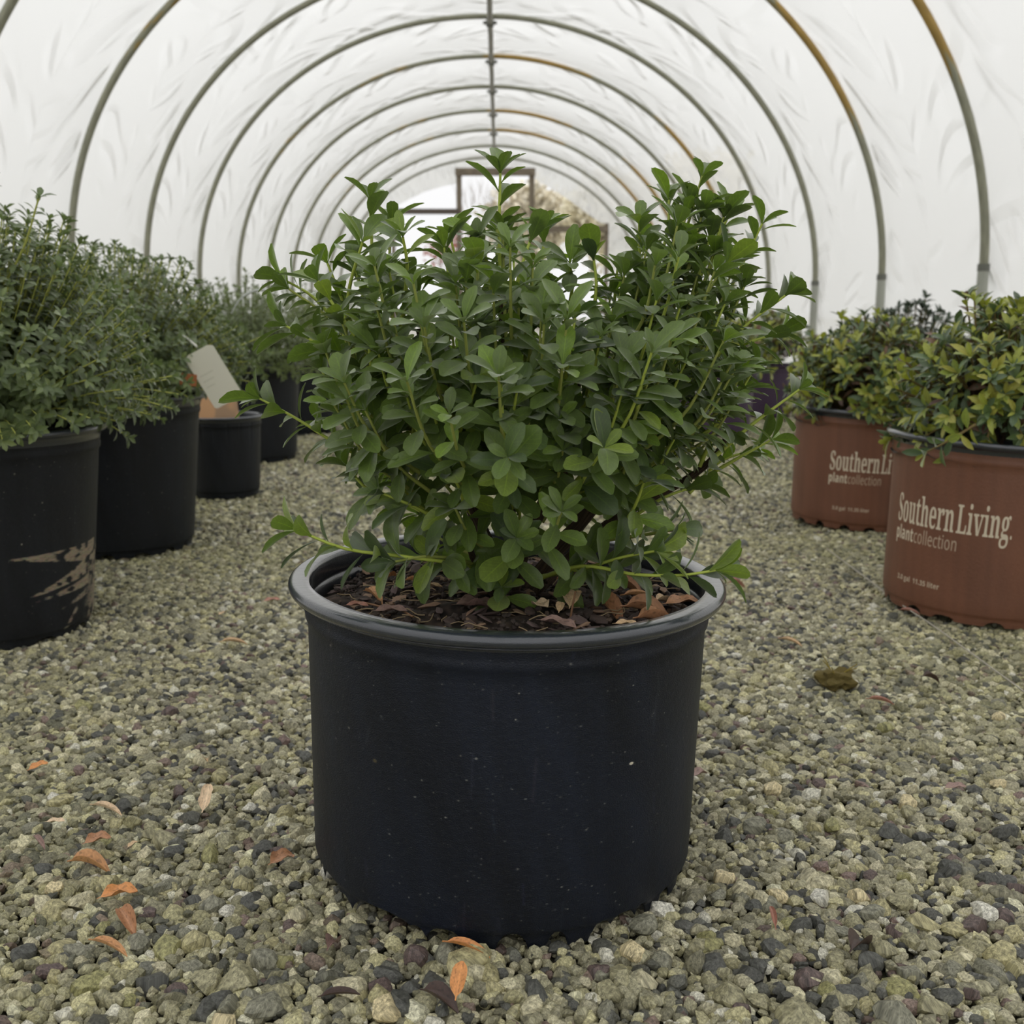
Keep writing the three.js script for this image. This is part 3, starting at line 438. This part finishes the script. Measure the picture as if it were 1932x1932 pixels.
shrubPot({ name: 'potted_shrub', label: 'fine feathery shrub in the black pot behind the small empty-looking pot', x: -0.835, z: -3.54, ...tallProfile, potMat: blackPot, seed: 103, crown: { r: 0.30, h: 0.27, n: 340, dy: 0.02, dress: { ...tinyDress, spacing: 0.009 } }, leaf: farTiny });
shrubPot({ name: 'potted_shrub', label: 'dark shrub in the farthest black pot visible left of the central shrub', x: -0.825, z: -4.35, ...tallProfile, potMat: blackPot, seed: 104, crown: { r: 0.29, h: 0.26, n: 260, dress: { ...tinyDress, spacing: 0.011, size: 0.02 } }, leaf: { ...farTiny, keep: 40 } });
shrubPot({ name: 'potted_shrub', label: 'shrub of the left row mostly hidden behind the central shrub', x: -0.84, z: -5.6, ...tallProfile, potMat: blackPot, seed: 105, crown: { r: 0.29, h: 0.26, n: 220, dress: { ...tinyDress, spacing: 0.012, size: 0.021 } }, leaf: { ...farTiny, keep: 0 } });
shrubPot({ name: 'potted_shrub', label: 'shrub crown just above and behind the left picture edge pot', x: -1.42, z: -2.3, ...tallProfile, potMat: blackPot, seed: 106, crown: { r: 0.28, h: 0.28, n: 260, dress: tinyDress }, leaf: { ...farTiny, keep: 40 } });
{ // the small ribbed pot with a tan label in it
  const p = thing('small_pot', 'small black ribbed pot standing between the larger pots on the left', 'pot', V(-0.735, 0.004, -2.82)), R = 0.098, rb = 0.088, h = 0.213, pr = nurseryProfile(R, rb, h);
  const g = potBody(pr.body, h, 240), q = g.attributes.position; for (let i = 0; i < q.count; i++) { const x = q.getX(i), z = q.getZ(i), y = q.getY(i), a = Math.atan2(x, z), k = 1 - 0.012 * smooth(Math.cos(a * 18), 0.75, 1) * smooth(y, 0.15, 0.13); q.setXYZ(i, x * k, y, z * k); } g.computeVertexNormals();
  part(p, 'pot', g, blackPot); part(p, 'rim', potBody(lipProfile(R, h, 0.008, 0.007), h, 80), rimBlack);
  const s = part(p, 'soil', soilGeo(R * 0.94, 9, 0.004), soilMat); s.position.y = h - 0.04;
  const c = thing('plant_label', 'tan card plant label leaning in the small black pot', 'label', V(-0.752, 0.2, -2.81));
  const sh = new THREE.Shape(); sh.moveTo(-0.05, 0); sh.lineTo(0.062, 0); sh.lineTo(0.05, 0.085); sh.lineTo(-0.055, 0.085); const e = new THREE.ExtrudeGeometry(sh, { depth: 0.0012, bevelEnabled: false });
  const tt = dataTex(64, 64, (u, v) => { const n = noise(u * 3, v * 2, 3), k = smooth(n, -0.1, 0.3); return [lerp(0.80, 0.66, k), lerp(0.62, 0.54, k), lerp(0.45, 0.42, k)]; }); tt.repeat.set(8, 10);
  const card = part(c, 'card', e, std({ map: tt, roughness: 0.6 })); card.rotation.set(-0.2, 0.1, -0.03);
  const st = part(c, 'stake', box(0.012, 0.09, 0.0012, 0, -0.04, 0), std({ color: 0xd8cfc0, roughness: 0.6 })); st.position.set(0, 0, 0);
}
{ // white tag hanging from the second pot, orange back behind it
  const t = thing('plant_tag', 'white plastic tag with faint print hanging tilted beside the second black pot', 'tag', atZ(403, 710, 2.03));
  const W = 256, cv = document.createElement('canvas'); cv.width = W; cv.height = W; const x = cv.getContext('2d'); x.fillStyle = '#e6e3d3'; x.fillRect(0, 0, W, W); x.fillStyle = '#b9b5a2'; x.font = '13px sans-serif'; for (let k = 0; k < 3; k++) { x.globalAlpha = 0.3; x.fillRect(70, 110 + k * 18, 70 - 12 * (k % 3), 4); }
  const tx = new THREE.CanvasTexture(cv); tx.colorSpace = THREE.SRGBColorSpace; tx.repeat.set(10, 6); tx.offset.set(0.5, 0.5);
  const sh = new THREE.Shape(), w = 0.030, h = 0.056, r = 0.007; sh.moveTo(-w + r, -h); sh.lineTo(w - r, -h); sh.quadraticCurveTo(w, -h, w, -h + r); sh.lineTo(w, h * 0.9); sh.lineTo(w * 0.7, h); sh.lineTo(-w * 0.7, h); sh.lineTo(-w, h * 0.9); sh.lineTo(-w, -h + r); sh.quadraticCurveTo(-w, -h, -w + r, -h);
  const tm = std({ map: tx, roughness: 0.45 }); tm.side = THREE.DoubleSide;
  const m = part(t, 'card', new THREE.ExtrudeGeometry(sh, { depth: 0.0008, bevelEnabled: false }), tm); m.rotation.set(0.1, 0.1, 0.48);
  part(t, 'strap', taper(spline([V(-0.028, 0.055, 0), V(-0.06, 0.075, -0.02), V(-0.09, 0.06, -0.05)]), 12, 0.0022, 0.0018, 6), std({ color: 0xdcdad0, roughness: 0.5 }));
  const o = thing('plant_tag', 'orange-brown card tag half hidden in the second shrub above the white tag strap', 'tag', atZ(353, 716, 2.02));
  const om = part(o, 'card', box(0.036, 0.022, 0.001), std({ color: 0xa9683f, roughness: 0.6 })); om.rotation.z = -0.12;
  const loop = thing('wire_loop', 'thin whitish bent strip curving over the second shrub', 'wire', atZ(470, 570, 2.35));
  part(loop, 'strip', taper(spline([[436, 592], [452, 566], [472, 552], [490, 547], [512, 549]].map(([a, b]) => atZ(a, b, 2.35).sub(loop.position))), 24, 0.0012, 0.0042, 6), std({ color: 0xb9bdb8, roughness: 0.4 }));
}
// right row: broad-leaved bushes in brown printed pots
const printed = (() => {
  const W = 2048, H = 512, cv = document.createElement('canvas'); cv.width = W; cv.height = H; const x = cv.getContext('2d'), id = x.createImageData(W, H);
  for (let j = 0; j < H; j++) for (let i = 0; i < W; i++) { const a = Math.cos(i / W * 6.283) * 3, b = Math.sin(i / W * 6.283) * 3, n = 1 + 0.06 * noise(a * 4, b * 4 + j * 0.003, 3) + 0.05 * noise(i * 0.3, j * 0.3, 8) + 0.06 * noise(a, j * 0.008 + b, 1), k = (j * W + i) * 4; id.data[k] = 110 * n; id.data[k + 1] = 71 * n; id.data[k + 2] = 52 * n; id.data[k + 3] = 255; }
  x.putImageData(id, 0, 0);
  x.fillStyle = '#cfc3ad'; x.textBaseline = 'alphabetic';
  const cx = W * 0.5; // faces +z
  x.save(); x.translate(cx - 226, 258); x.scale(0.515, 1.12); x.font = 'bold 100px serif'; x.fillText('Southern', 0, 0); const w1 = x.measureText('Southern').width; x.fillText('Living', w1 + 12, 0); const w2 = x.measureText('Living').width; x.font = 'bold 60px serif'; x.fillText('.', w1 + w2 + 14, 0); x.restore();
  x.save(); x.translate(cx - 228, 310); x.scale(0.68, 0.98); x.font = 'bold 56px sans-serif'; x.fillText('plant', 0, 0); const w3 = x.measureText('plant').width; x.globalAlpha = 0.7; x.font = '56px sans-serif'; x.fillText('collection', w3 + 1, 0); x.restore();
  x.globalAlpha = 0.85; x.font = 'bold 22px sans-serif'; x.fillText('3.0 gal  11.35 liter', cx - 195, 428);
  const t = new THREE.CanvasTexture(cv); t.colorSpace = THREE.SRGBColorSpace; t.wrapS = THREE.RepeatWrapping; return t;
})();
const brownPot = phys({ map: printed, roughness: 0.5, bumpMap: plasticBump, bumpScale: 0.0004 });
const broadGeos = [leafGeo({ w: 0.34, curl: 0.25, cup: 0.22, nx: 5, nz: 2, wide: 0.55, tip: 0.7 }), leafGeo({ w: 0.30, curl: 0.4, cup: 0.25, nx: 5, nz: 2, wide: 0.52, tip: 0.75, twist: 0.2 }), leafGeo({ w: 0.36, curl: 0.1, cup: 0.3, nx: 5, nz: 2, wide: 0.58, tip: 0.65 })];
const broad = { bark: std({ color: 0x4a3828, roughness: 0.9 }), twigMat: std({ color: 0x6a5a30, roughness: 0.8 }), twig: 0.0016, geos: broadGeos, mats: [[0.66, 0.74, 0.07], [0.50, 0.64, 0.08], [0.19, 0.32, 0.08], [0.13, 0.23, 0.08], [0.74, 0.72, 0.09]].map(([r, g, b]) => leafMat(r, g, b, { transmission: 0.32 })), stuffGeo: broadGeos[0], stuffMat: leafMat(1, 1, 1, { transmission: 0.32 }), keep: 260, tint: (l, r, c) => { const y = r(), k = 0.7 + 0.6 * r(); return y < 0.45 && l.t > 0.6 ? c.setRGB(0.66 * k, 0.73 * k, 0.07) : y < 0.52 ? c.setRGB(0.26 * k, 0.12 * k, 0.06) : c.setRGB(0.15 * k, 0.25 * k, 0.08 * k); } };
const broadDress = { size: 0.036, spacing: 0.0085, from: 0.45, open: 1.2, close: 0.7, tipTuft: 6 };
const squat = { R: 0.150, rb: 0.140, h: 0.266 };
const r1 = shrubPot({ name: 'potted_shrub', label: 'yellow-green bush in the nearest brown printed pot at the right edge', x: 0.79, z: -1.70, ...squat, h: 0.284, R: 0.155, rb: 0.146, lean: -0.05, potMat: brownPot, turn: -0.78, seed: 201, crown: { r: 0.165, h: 0.20, n: 210, dy: 0.025, low: -0.02, lift: 0.015, dress: broadDress, extra: [[V(0.76, 0.36, -1.68), V(0.745, 0.44, -1.67), V(0.735, 0.50, -1.665)], [V(0.70, 0.32, -1.55), V(0.65, 0.30, -1.52), V(0.615, 0.285, -1.51)]] }, leaf: broad });
shrubPot({ name: 'potted_shrub', label: 'yellow-green bush in the second brown printed pot, behind the front one', x: 0.825, z: -2.43, ...squat, lean: -0.045, potMat: brownPot, turn: -0.06, seed: 202, crown: { r: 0.175, h: 0.20, n: 220, dy: 0.025, low: -0.02, lift: 0.015, dress: broadDress }, leaf: broad });
const farBroad = { ...broad, keep: 60 };
shrubPot({ name: 'potted_shrub', label: 'dark green bush rising just behind the second brown pot bush', x: 1.27, z: -3.35, ...squat, potMat: brownPot, turn: 0.5, seed: 203, crown: { r: 0.24, h: 0.24, n: 150, dress: broadDress }, leaf: { ...farBroad, tint: (l, r, c) => { const k = 0.6 + 0.6 * r(); return c.setRGB(0.07 * k, 0.125 * k, 0.05 * k); } } });
shrubPot({ name: 'potted_shrub', label: 'yellow-green bush at the right picture edge behind the front brown pot', x: 1.22, z: -2.25, ...squat, potMat: brownPot, turn: 0.4, seed: 208, crown: { r: 0.23, h: 0.21, n: 150, dress: broadDress }, leaf: farBroad });
const purple = phys({ color: 0x3f2d45, roughness: 0.5, bumpMap: plasticBump, bumpScale: 0.0004 });
const purpleSpec = (x, z, seed, label, r = 0.2) => shrubPot({ name: 'potted_shrub', label, x, z, R: 0.125, rb: 0.108, h: 0.245, potMat: purple, rimMat: purple, seed, crown: { r, h: 0.2, n: 90, dy: 0.05, low: 0.05, dress: { ...broadDress, size: 0.05 } }, leaf: { ...farBroad, keep: 30 } });
purpleSpec(0.885, -4.22, 204, 'leafy plant in the purple pot just right of the central shrub');
purpleSpec(1.25, -4.95, 205, 'leafy plant in the purple pot between the first purple pot and the brown pots');
purpleSpec(0.95, -5.2, 206, 'leafy plant in a purple pot seen through the right side of the central shrub');
purpleSpec(0.72, -6.2, 207, 'leafy plant in the farthest purple pot, glimpsed through the central shrub');

// ---------------------------------------------------------------- loose things on the ground and the soil
{
  const r = rng(404), tones = { orange: 0xf0a866, tan: 0xeccdA6, brown: 0xc8946e, pale: 0xfbe2c2, dark: 0x54403a, mauve: 0xa88c86, red: 0xc08c7c, rust: 0xe6b07c };
  const dryTex = dataTex(128, 64, (u, v) => { const q = Math.abs(v - 0.5) * 2, mid = Math.exp(-((q / 0.05) ** 2)), n = 0.88 + 0.10 * noise(u * 6, v * 4, 2) + 0.08 * noise(u * 24, v * 16, 5) - 0.16 * smooth(noise(u * 9, v * 7, 8), 0.25, 0.5) + 0.1 * mid; return [n, n * 0.98, n * 0.95]; });
  const mats = Object.fromEntries(Object.entries(tones).map(([k, c]) => [k, phys({ color: c, map: dryTex, roughness: 0.6, side: THREE.DoubleSide, clearcoat: 0.25, clearcoatRoughness: 0.4 })]));
  const forms = { curled: leafGeo({ w: 0.42, curl: 0.55, cup: 0.9, wide: 0.55, nx: 9 }), flat: leafGeo({ w: 0.46, curl: 0.12, cup: 0.3, wide: 0.55, ripple: 0.2, nx: 9 }), thin: leafGeo({ w: 0.2, curl: 0.3, cup: 0.9, wide: 0.5, nx: 9 }), wide: leafGeo({ w: 0.62, curl: 0.2, cup: 0.35, wide: 0.58, ripple: 0.25, nx: 9 }), long: leafGeo({ w: 0.34, curl: -0.25, cup: 0.5, wide: 0.5, ripple: 0.3, nx: 10 }) };
  const litter = (x, y, h, len, form, tone, turn, label, tilt = 0.1, group = 'fallen leaves on the gravel') => {
    const p = onY(x, y, h), m = part(scene, 'fallen_leaf', forms[form], mats[tone]); tag(m, label, 'leaf', group);
    m.position.copy(p); m.rotation.order = 'YXZ'; m.rotation.set((r() - 0.5) * 0.3, turn, tilt); m.scale.setScalar(len);
    const d = V(len * 0.5 * Math.cos(turn), 0, -len * 0.5 * Math.sin(turn)); m.position.sub(d); m.position.y += 0.0065 + Math.max(0, -tilt) * len * 0.6;
  };
  const G = 0.006;
  litter(391, 1440, G, 0.024, 'curled', 'tan', 1.9, 'small curled tan leaf on the gravel, topmost of those left of the pot');
  litter(72, 1457, G, 0.024, 'flat', 'orange', 1.0, 'orange leaf scrap lying at the far left of the gravel');
  litter(391, 1528, G, 0.038, 'long', 'pale', 1.6, 'long pale tan wavy leaf standing out on the gravel left of the pot');
  litter(200, 1535, G, 0.036, 'thin', 'pale', -0.3, 'narrow pale rolled leaf lying level on the left gravel');
  litter(104, 1562, G, 0.018, 'flat', 'pale', 0.1, 'tiny pinkish leaf scrap near the left picture edge');
  litter(74, 1598, G, 0.026, 'thin', 'mauve', -0.8, 'thin mauve-brown rolled leaf near the left picture edge');
  litter(183, 1597, G, 0.026, 'wide', 'brown', 0.7, 'glossy oval brown leaf above the folded orange leaf');
  litter(168, 1637, G, 0.036, 'curled', 'rust', 0.1, 'folded orange-brown leaf left of a grey pebble pair');
  litter(250, 1606, G, 0.013, 'flat', 'tan', 1.2, 'tiny tan leaf tip beside a large pale stone');
  litter(222, 1700, G, 0.032, 'wide', 'orange', 0.5, 'broad bright orange leaf with two lobes on the left gravel');
  litter(238, 1743, G, 0.030, 'curled', 'brown', -0.9, 'dull brown leaf just below the broad orange one');
  litter(204, 1797, G, 0.036, 'thin', 'rust', -0.35, 'curved rust-coloured leaf, lowest of those at the left');
  litter(530, 1633, G, 0.028, 'wide', 'brown', 0.9, 'brown-orange leaf alone on the gravel close to the pot side');
  litter(879, 1800, G, 0.038, 'thin', 'orange', -0.3, 'curled orange leaf against the foot of the big pot');
  litter(870, 1882, G, 0.026, 'flat', 'orange', 1.3, 'upright bright orange pointed leaf at the bottom of the picture', 0.9);
  litter(828, 1893, G, 0.030, 'curled', 'dark', -0.4, 'dark brown crumpled leaf left of the bright orange one');
  litter(628, 1790, G, 0.026, 'curled', 'mauve', 1.4, 'mauve-brown leaf on the gravel below the left of the pot');
  litter(1390, 1106, G, 0.034, 'curled', 'red', 0.1, 'reddish curled leaf on the gravel right of the pot rim');
  litter(1490, 1217, G, 0.036, 'thin', 'tan', -0.6, 'slim tan leaf on the right gravel below the brown pots');
  litter(512, 1140, G, 0.030, 'flat', 'red', 0.4, 'dull red leaf on the gravel left of the pot rim');
  litter(1458, 1752, G, 0.024, 'thin', 'red', 1.5, 'thin reddish upright leaf scrap on the lower right gravel', 0.5);
  litter(1620, 1790, G, 0.038, 'curled', 'dark', 0.9, 'dark crumpled leaf in the lower right gravel');
  litter(1800, 1497, G, 0.026, 'flat', 'mauve', 0.2, 'flat mauve leaf lying on the right gravel');
  litter(1315, 1472, G, 0.028, 'wide', 'mauve', 0.6, 'flat mauve leaf beside the right side of the big pot');
  litter(1660, 1330, G, 0.034, 'thin', 'red', -0.2, 'thin reddish leaf in the middle of the right gravel');
  litter(1755, 1285, G, 0.026, 'curled', 'dark', 0.1, 'small dark curled leaf below the front brown pot');
  litter(1715, 1160, G, 0.034, 'thin', 'red', -0.4, 'thin reddish leaf at the foot of the front brown pot');
  litter(440, 1218, G, 0.040, 'thin', 'tan', 0.2, 'pale twig-like leaf on the gravel right of the muddy pot');
  litter(420, 1165, G, 0.02, 'flat', 'tan', 1.2, 'small tan leaf scrap near the left row of pots');
  litter(640, 1890, G, 0.03, 'thin', 'dark', 0.3, 'thin dark leaf piece among the gravel at the bottom centre left');
  const P = 0.242, pg = 'dry leaves on the soil of the big pot';
  const inPot = (x, y, len, form, tone, turn, label, tilt = 0.05) => litter(x, y, P, len, form, tone, turn, label, tilt, pg);
  inPot(735, 1108, 0.022, 'curled', 'orange', 1.2, 'upright curled orange leaf at the back left of the potting soil', 0.5);
  inPot(704, 1132, 0.022, 'curled', 'rust', -0.6, 'orange-tan curled leaf at the left of the potting soil');
  inPot(790, 1107, 0.03, 'thin', 'rust', 0.3, 'slim orange leaf lying at the back left on the soil');
  inPot(803, 1120, 0.03, 'flat', 'tan', 0.2, 'pale tan broad leaf at the back left on the soil');
  inPot(672, 1156, 0.02, 'flat', 'red', 0.1, 'small reddish leaf at the left edge of the soil');
  inPot(735, 1166, 0.028, 'flat', 'mauve', 0.2, 'mauve-brown bark-like leaf lying at the left front of the soil');
  inPot(895, 1155, 0.038, 'wide', 'mauve', 0.1, 'large crumpled grey-brown leaf left of the trunk');
  inPot(1019, 1160, 0.022, 'wide', 'pale', -1.0, 'smooth pale tan leaf on the soil in front of the cut stub', 0.3);
  inPot(1056, 1166, 0.016, 'flat', 'tan', 1.4, 'small tan leaf between the pale leaf and the dead twig', 0.4);
  inPot(1080, 1155, 0.026, 'wide', 'tan', 1.3, 'tan leaf standing behind the thin dead twig', 0.5);
  inPot(1048, 1190, 0.034, 'flat', 'mauve', -0.5, 'mauve-grey leaf at the front of the soil');
  inPot(1147, 1153, 0.036, 'curled', 'brown', -1.0, 'long boat-shaped brown leaf right of the dead twig');
  inPot(1222, 1162, 0.044, 'curled', 'brown', -0.15, 'big shiny brown leaf at the right of the soil');
  inPot(1180, 1115, 0.036, 'curled', 'brown', -0.2, 'curled brown leaf at the back right of the soil');
  inPot(1205, 1135, 0.034, 'thin', 'rust', 0.3, 'rust-brown folded leaf in the right leaf heap');
  inPot(1240, 1180, 0.040, 'curled', 'brown', 0.2, 'dark glossy brown leaf against the right front of the pot wall');
  inPot(1252, 1145, 0.022, 'curled', 'tan', 0.6, 'small twisted tan leaf in the right leaf heap');
  inPot(1285, 1150, 0.036, 'flat', 'brown', 0.4, 'flat brown leaf at the right edge of the soil');
  inPot(1180, 1192, 0.02, 'flat', 'tan', 0.0, 'small tan leaf at the right front edge of the soil');
  inPot(1066, 1104, 0.022, 'curled', 'orange', 0.4, 'small orange leaf at the back centre of the soil');
  const mc = onY(1578, 1283, 0.012), moss = thing('moss_clump', 'olive brown mossy clump of debris standing up on the right gravel', 'moss', mc), mg = new THREE.IcosahedronGeometry(0.021, 3), mp = mg.attributes.position;
  for (let i = 0; i < mp.count; i++) { const q = V(mp.getX(i), mp.getY(i), mp.getZ(i)), k = 1 + 0.8 * noise(q.x * 70, q.y * 70, q.z * 70) + 0.4 * noise(q.x * 200, q.y * 200, q.z * 200); mp.setXYZ(i, q.x * k * 1.1, q.y * k * 0.7, q.z * k); } mg.computeVertexNormals();
  part(moss, 'clump', mg, std({ color: 0x5e5228, roughness: 0.95 })); part(moss, 'tuft', mergeGeometries([0, 1, 2, 3, 4, 5].map((k) => taper(spline([V(0, 0, 0), V(0.012 * Math.cos(k * 2.1), 0.012, 0.012 * Math.sin(k * 2.1)), V(0.026 * Math.cos(k * 2.1), 0.016 + 0.002 * k, 0.022 * Math.sin(k * 2.1))]), 6, 0.0012, 0.0006, 5))), std({ color: 0x8a7a34, roughness: 0.95 }));
  // string over the right gravel, thin root in the pot
  const tw = (pts, h, rad, col, name, label, cat) => { const c = pts.map(([x, y, k = 0]) => onY(x, y, h + k)), o = thing(name, label, cat, c[0].clone()); part(o, 'strand', new THREE.TubeGeometry(spline(c.map((p) => p.sub(o.position))), 50, rad, 6), std({ color: col, roughness: 0.8 })); };
  tw([[1560, 1035], [1640, 1095], [1700, 1140], [1760, 1180], [1850, 1245], [1960, 1325]], 0.014, 0.0011, 0xa9a396, 'twine', 'thin pale string lying across the gravel in front of the front brown pot', 'string');
  tw([[668, 1134], [700, 1140], [725, 1146], [750, 1149], [780, 1164]], 0.246, 0.0009, 0x8f6a4c, 'root_strand', 'thin pale root lying on the left of the potting soil', 'root');
}

// ---------------------------------------------------------------- outside the tunnel
{
  const ground = part(scene, 'ground', (() => { const g = new THREE.PlaneGeometry(160, 160, 40, 40); g.rotateX(-Math.PI / 2); g.translate(0, -0.05, -30); const uv = g.attributes.uv; for (let i = 0; i < uv.count; i++) uv.setXY(i, uv.getX(i) * 60, uv.getY(i) * 60); return g; })(), std({ roughness: 0.95, map: dataTex(256, 256, (u, v) => { const n = 0.66 + 0.10 * noise(u * 12, v * 12, 3) + 0.1 * noise(u * 50, v * 50, 8); return [n, n * 0.985, n * 0.92]; }) }));
  tag(ground, 'pale gravel yard outside the tunnel', null, null, 'structure');
  const branchMat = std({ color: 0xa0968a, roughness: 0.9 }), treeLeaf = std({ color: 0xffffff, roughness: 0.95, side: THREE.DoubleSide });
  const tree = (x, z, H, seed, label, leafCol, leafN, leafS, spread = 0.5) => {
    const r = rng(seed), o = thing('tree', label, 'tree', V(x, -0.05, z), 'trees beyond the end wall'), tubes = [], tips = [];
    const grow = (p, d, len, rad, n) => { const q = p.clone().addScaledVector(d, len), m = p.clone().lerp(q, 0.5).add(V((r() - 0.5) * len * 0.2, 0, (r() - 0.5) * len * 0.2)); tubes.push(taper(spline([p, m, q]), 4, rad, rad * 0.6, 5)); tips.push(m, q); if (n > 0) for (let k = 0; k < 3; k++) grow(p.clone().lerp(q, 0.55 + 0.45 * r()), d.clone().add(V((r() - 0.5) * 2 * spread, 0.15 + 0.3 * r(), (r() - 0.5) * 2 * spread)).normalize(), len * (0.55 + 0.25 * r()), rad * 0.5, n - 1); };
    grow(V(0, 0, 0), V(0, 1, 0), H * 0.34, H * 0.012, 5);
    part(o, 'trunk', mergeGeometries(tubes), branchMat);
    if (leafN) { const im = new THREE.InstancedMesh(smallGeos[0], treeLeaf, leafN), M = new THREE.Matrix4(), c = new THREE.Color(); for (let i = 0; i < leafN; i++) { const p = tips[(r() * tips.length) | 0].clone().add(V((r() - 0.5) * leafS * 5, (r() - 0.5) * leafS * 5, (r() - 0.5) * leafS * 5)); im.setMatrixAt(i, leafMatrix(p, V(r() - 0.5, r() - 0.5, r() - 0.5), V(r() - 0.5, r(), r() - 0.5), leafS * (0.7 + 0.6 * r()), 1.6)); const k = 0.8 + 0.4 * r(); im.setColorAt(i, c.setRGB(leafCol[0] * k, leafCol[1] * k, leafCol[2] * k)); } im.name = 'foliage'; im.userData.kind = 'stuff'; o.add(im); }
  };
  tree(-0.6, -27, 4.6, 1, 'bare twiggy tree seen through the doorway', [0, 0, 0], 0, 0);
  tree(-4.2, -30, 4.4, 2, 'bare twiggy tree seen left of the doorway', [0, 0, 0], 0, 0);
  tree(-0.9, -22, 2.6, 3, 'low red-leaved shrub tree standing beyond the doorway', [0.42, 0.16, 0.12], 500, 0.07);
  tree(3.2, -31, 5.4, 4, 'tan-leaved tree filling the right opening', [0.82, 0.76, 0.58], 7000, 0.2);
  tree(1.2, -34, 5.2, 5, 'olive-tan tree right behind the doorway', [0.80, 0.74, 0.60], 6500, 0.2);
  tree(5.6, -29, 5.0, 6, 'yellowish tan tree right of the others', [0.84, 0.75, 0.52], 6000, 0.2);
  tree(-6, -36, 4.6, 7, 'pale leafless tree farthest left beyond the end wall', [0.4, 0.36, 0.3], 900, 0.14);
}

renderer.render(scene, camera);
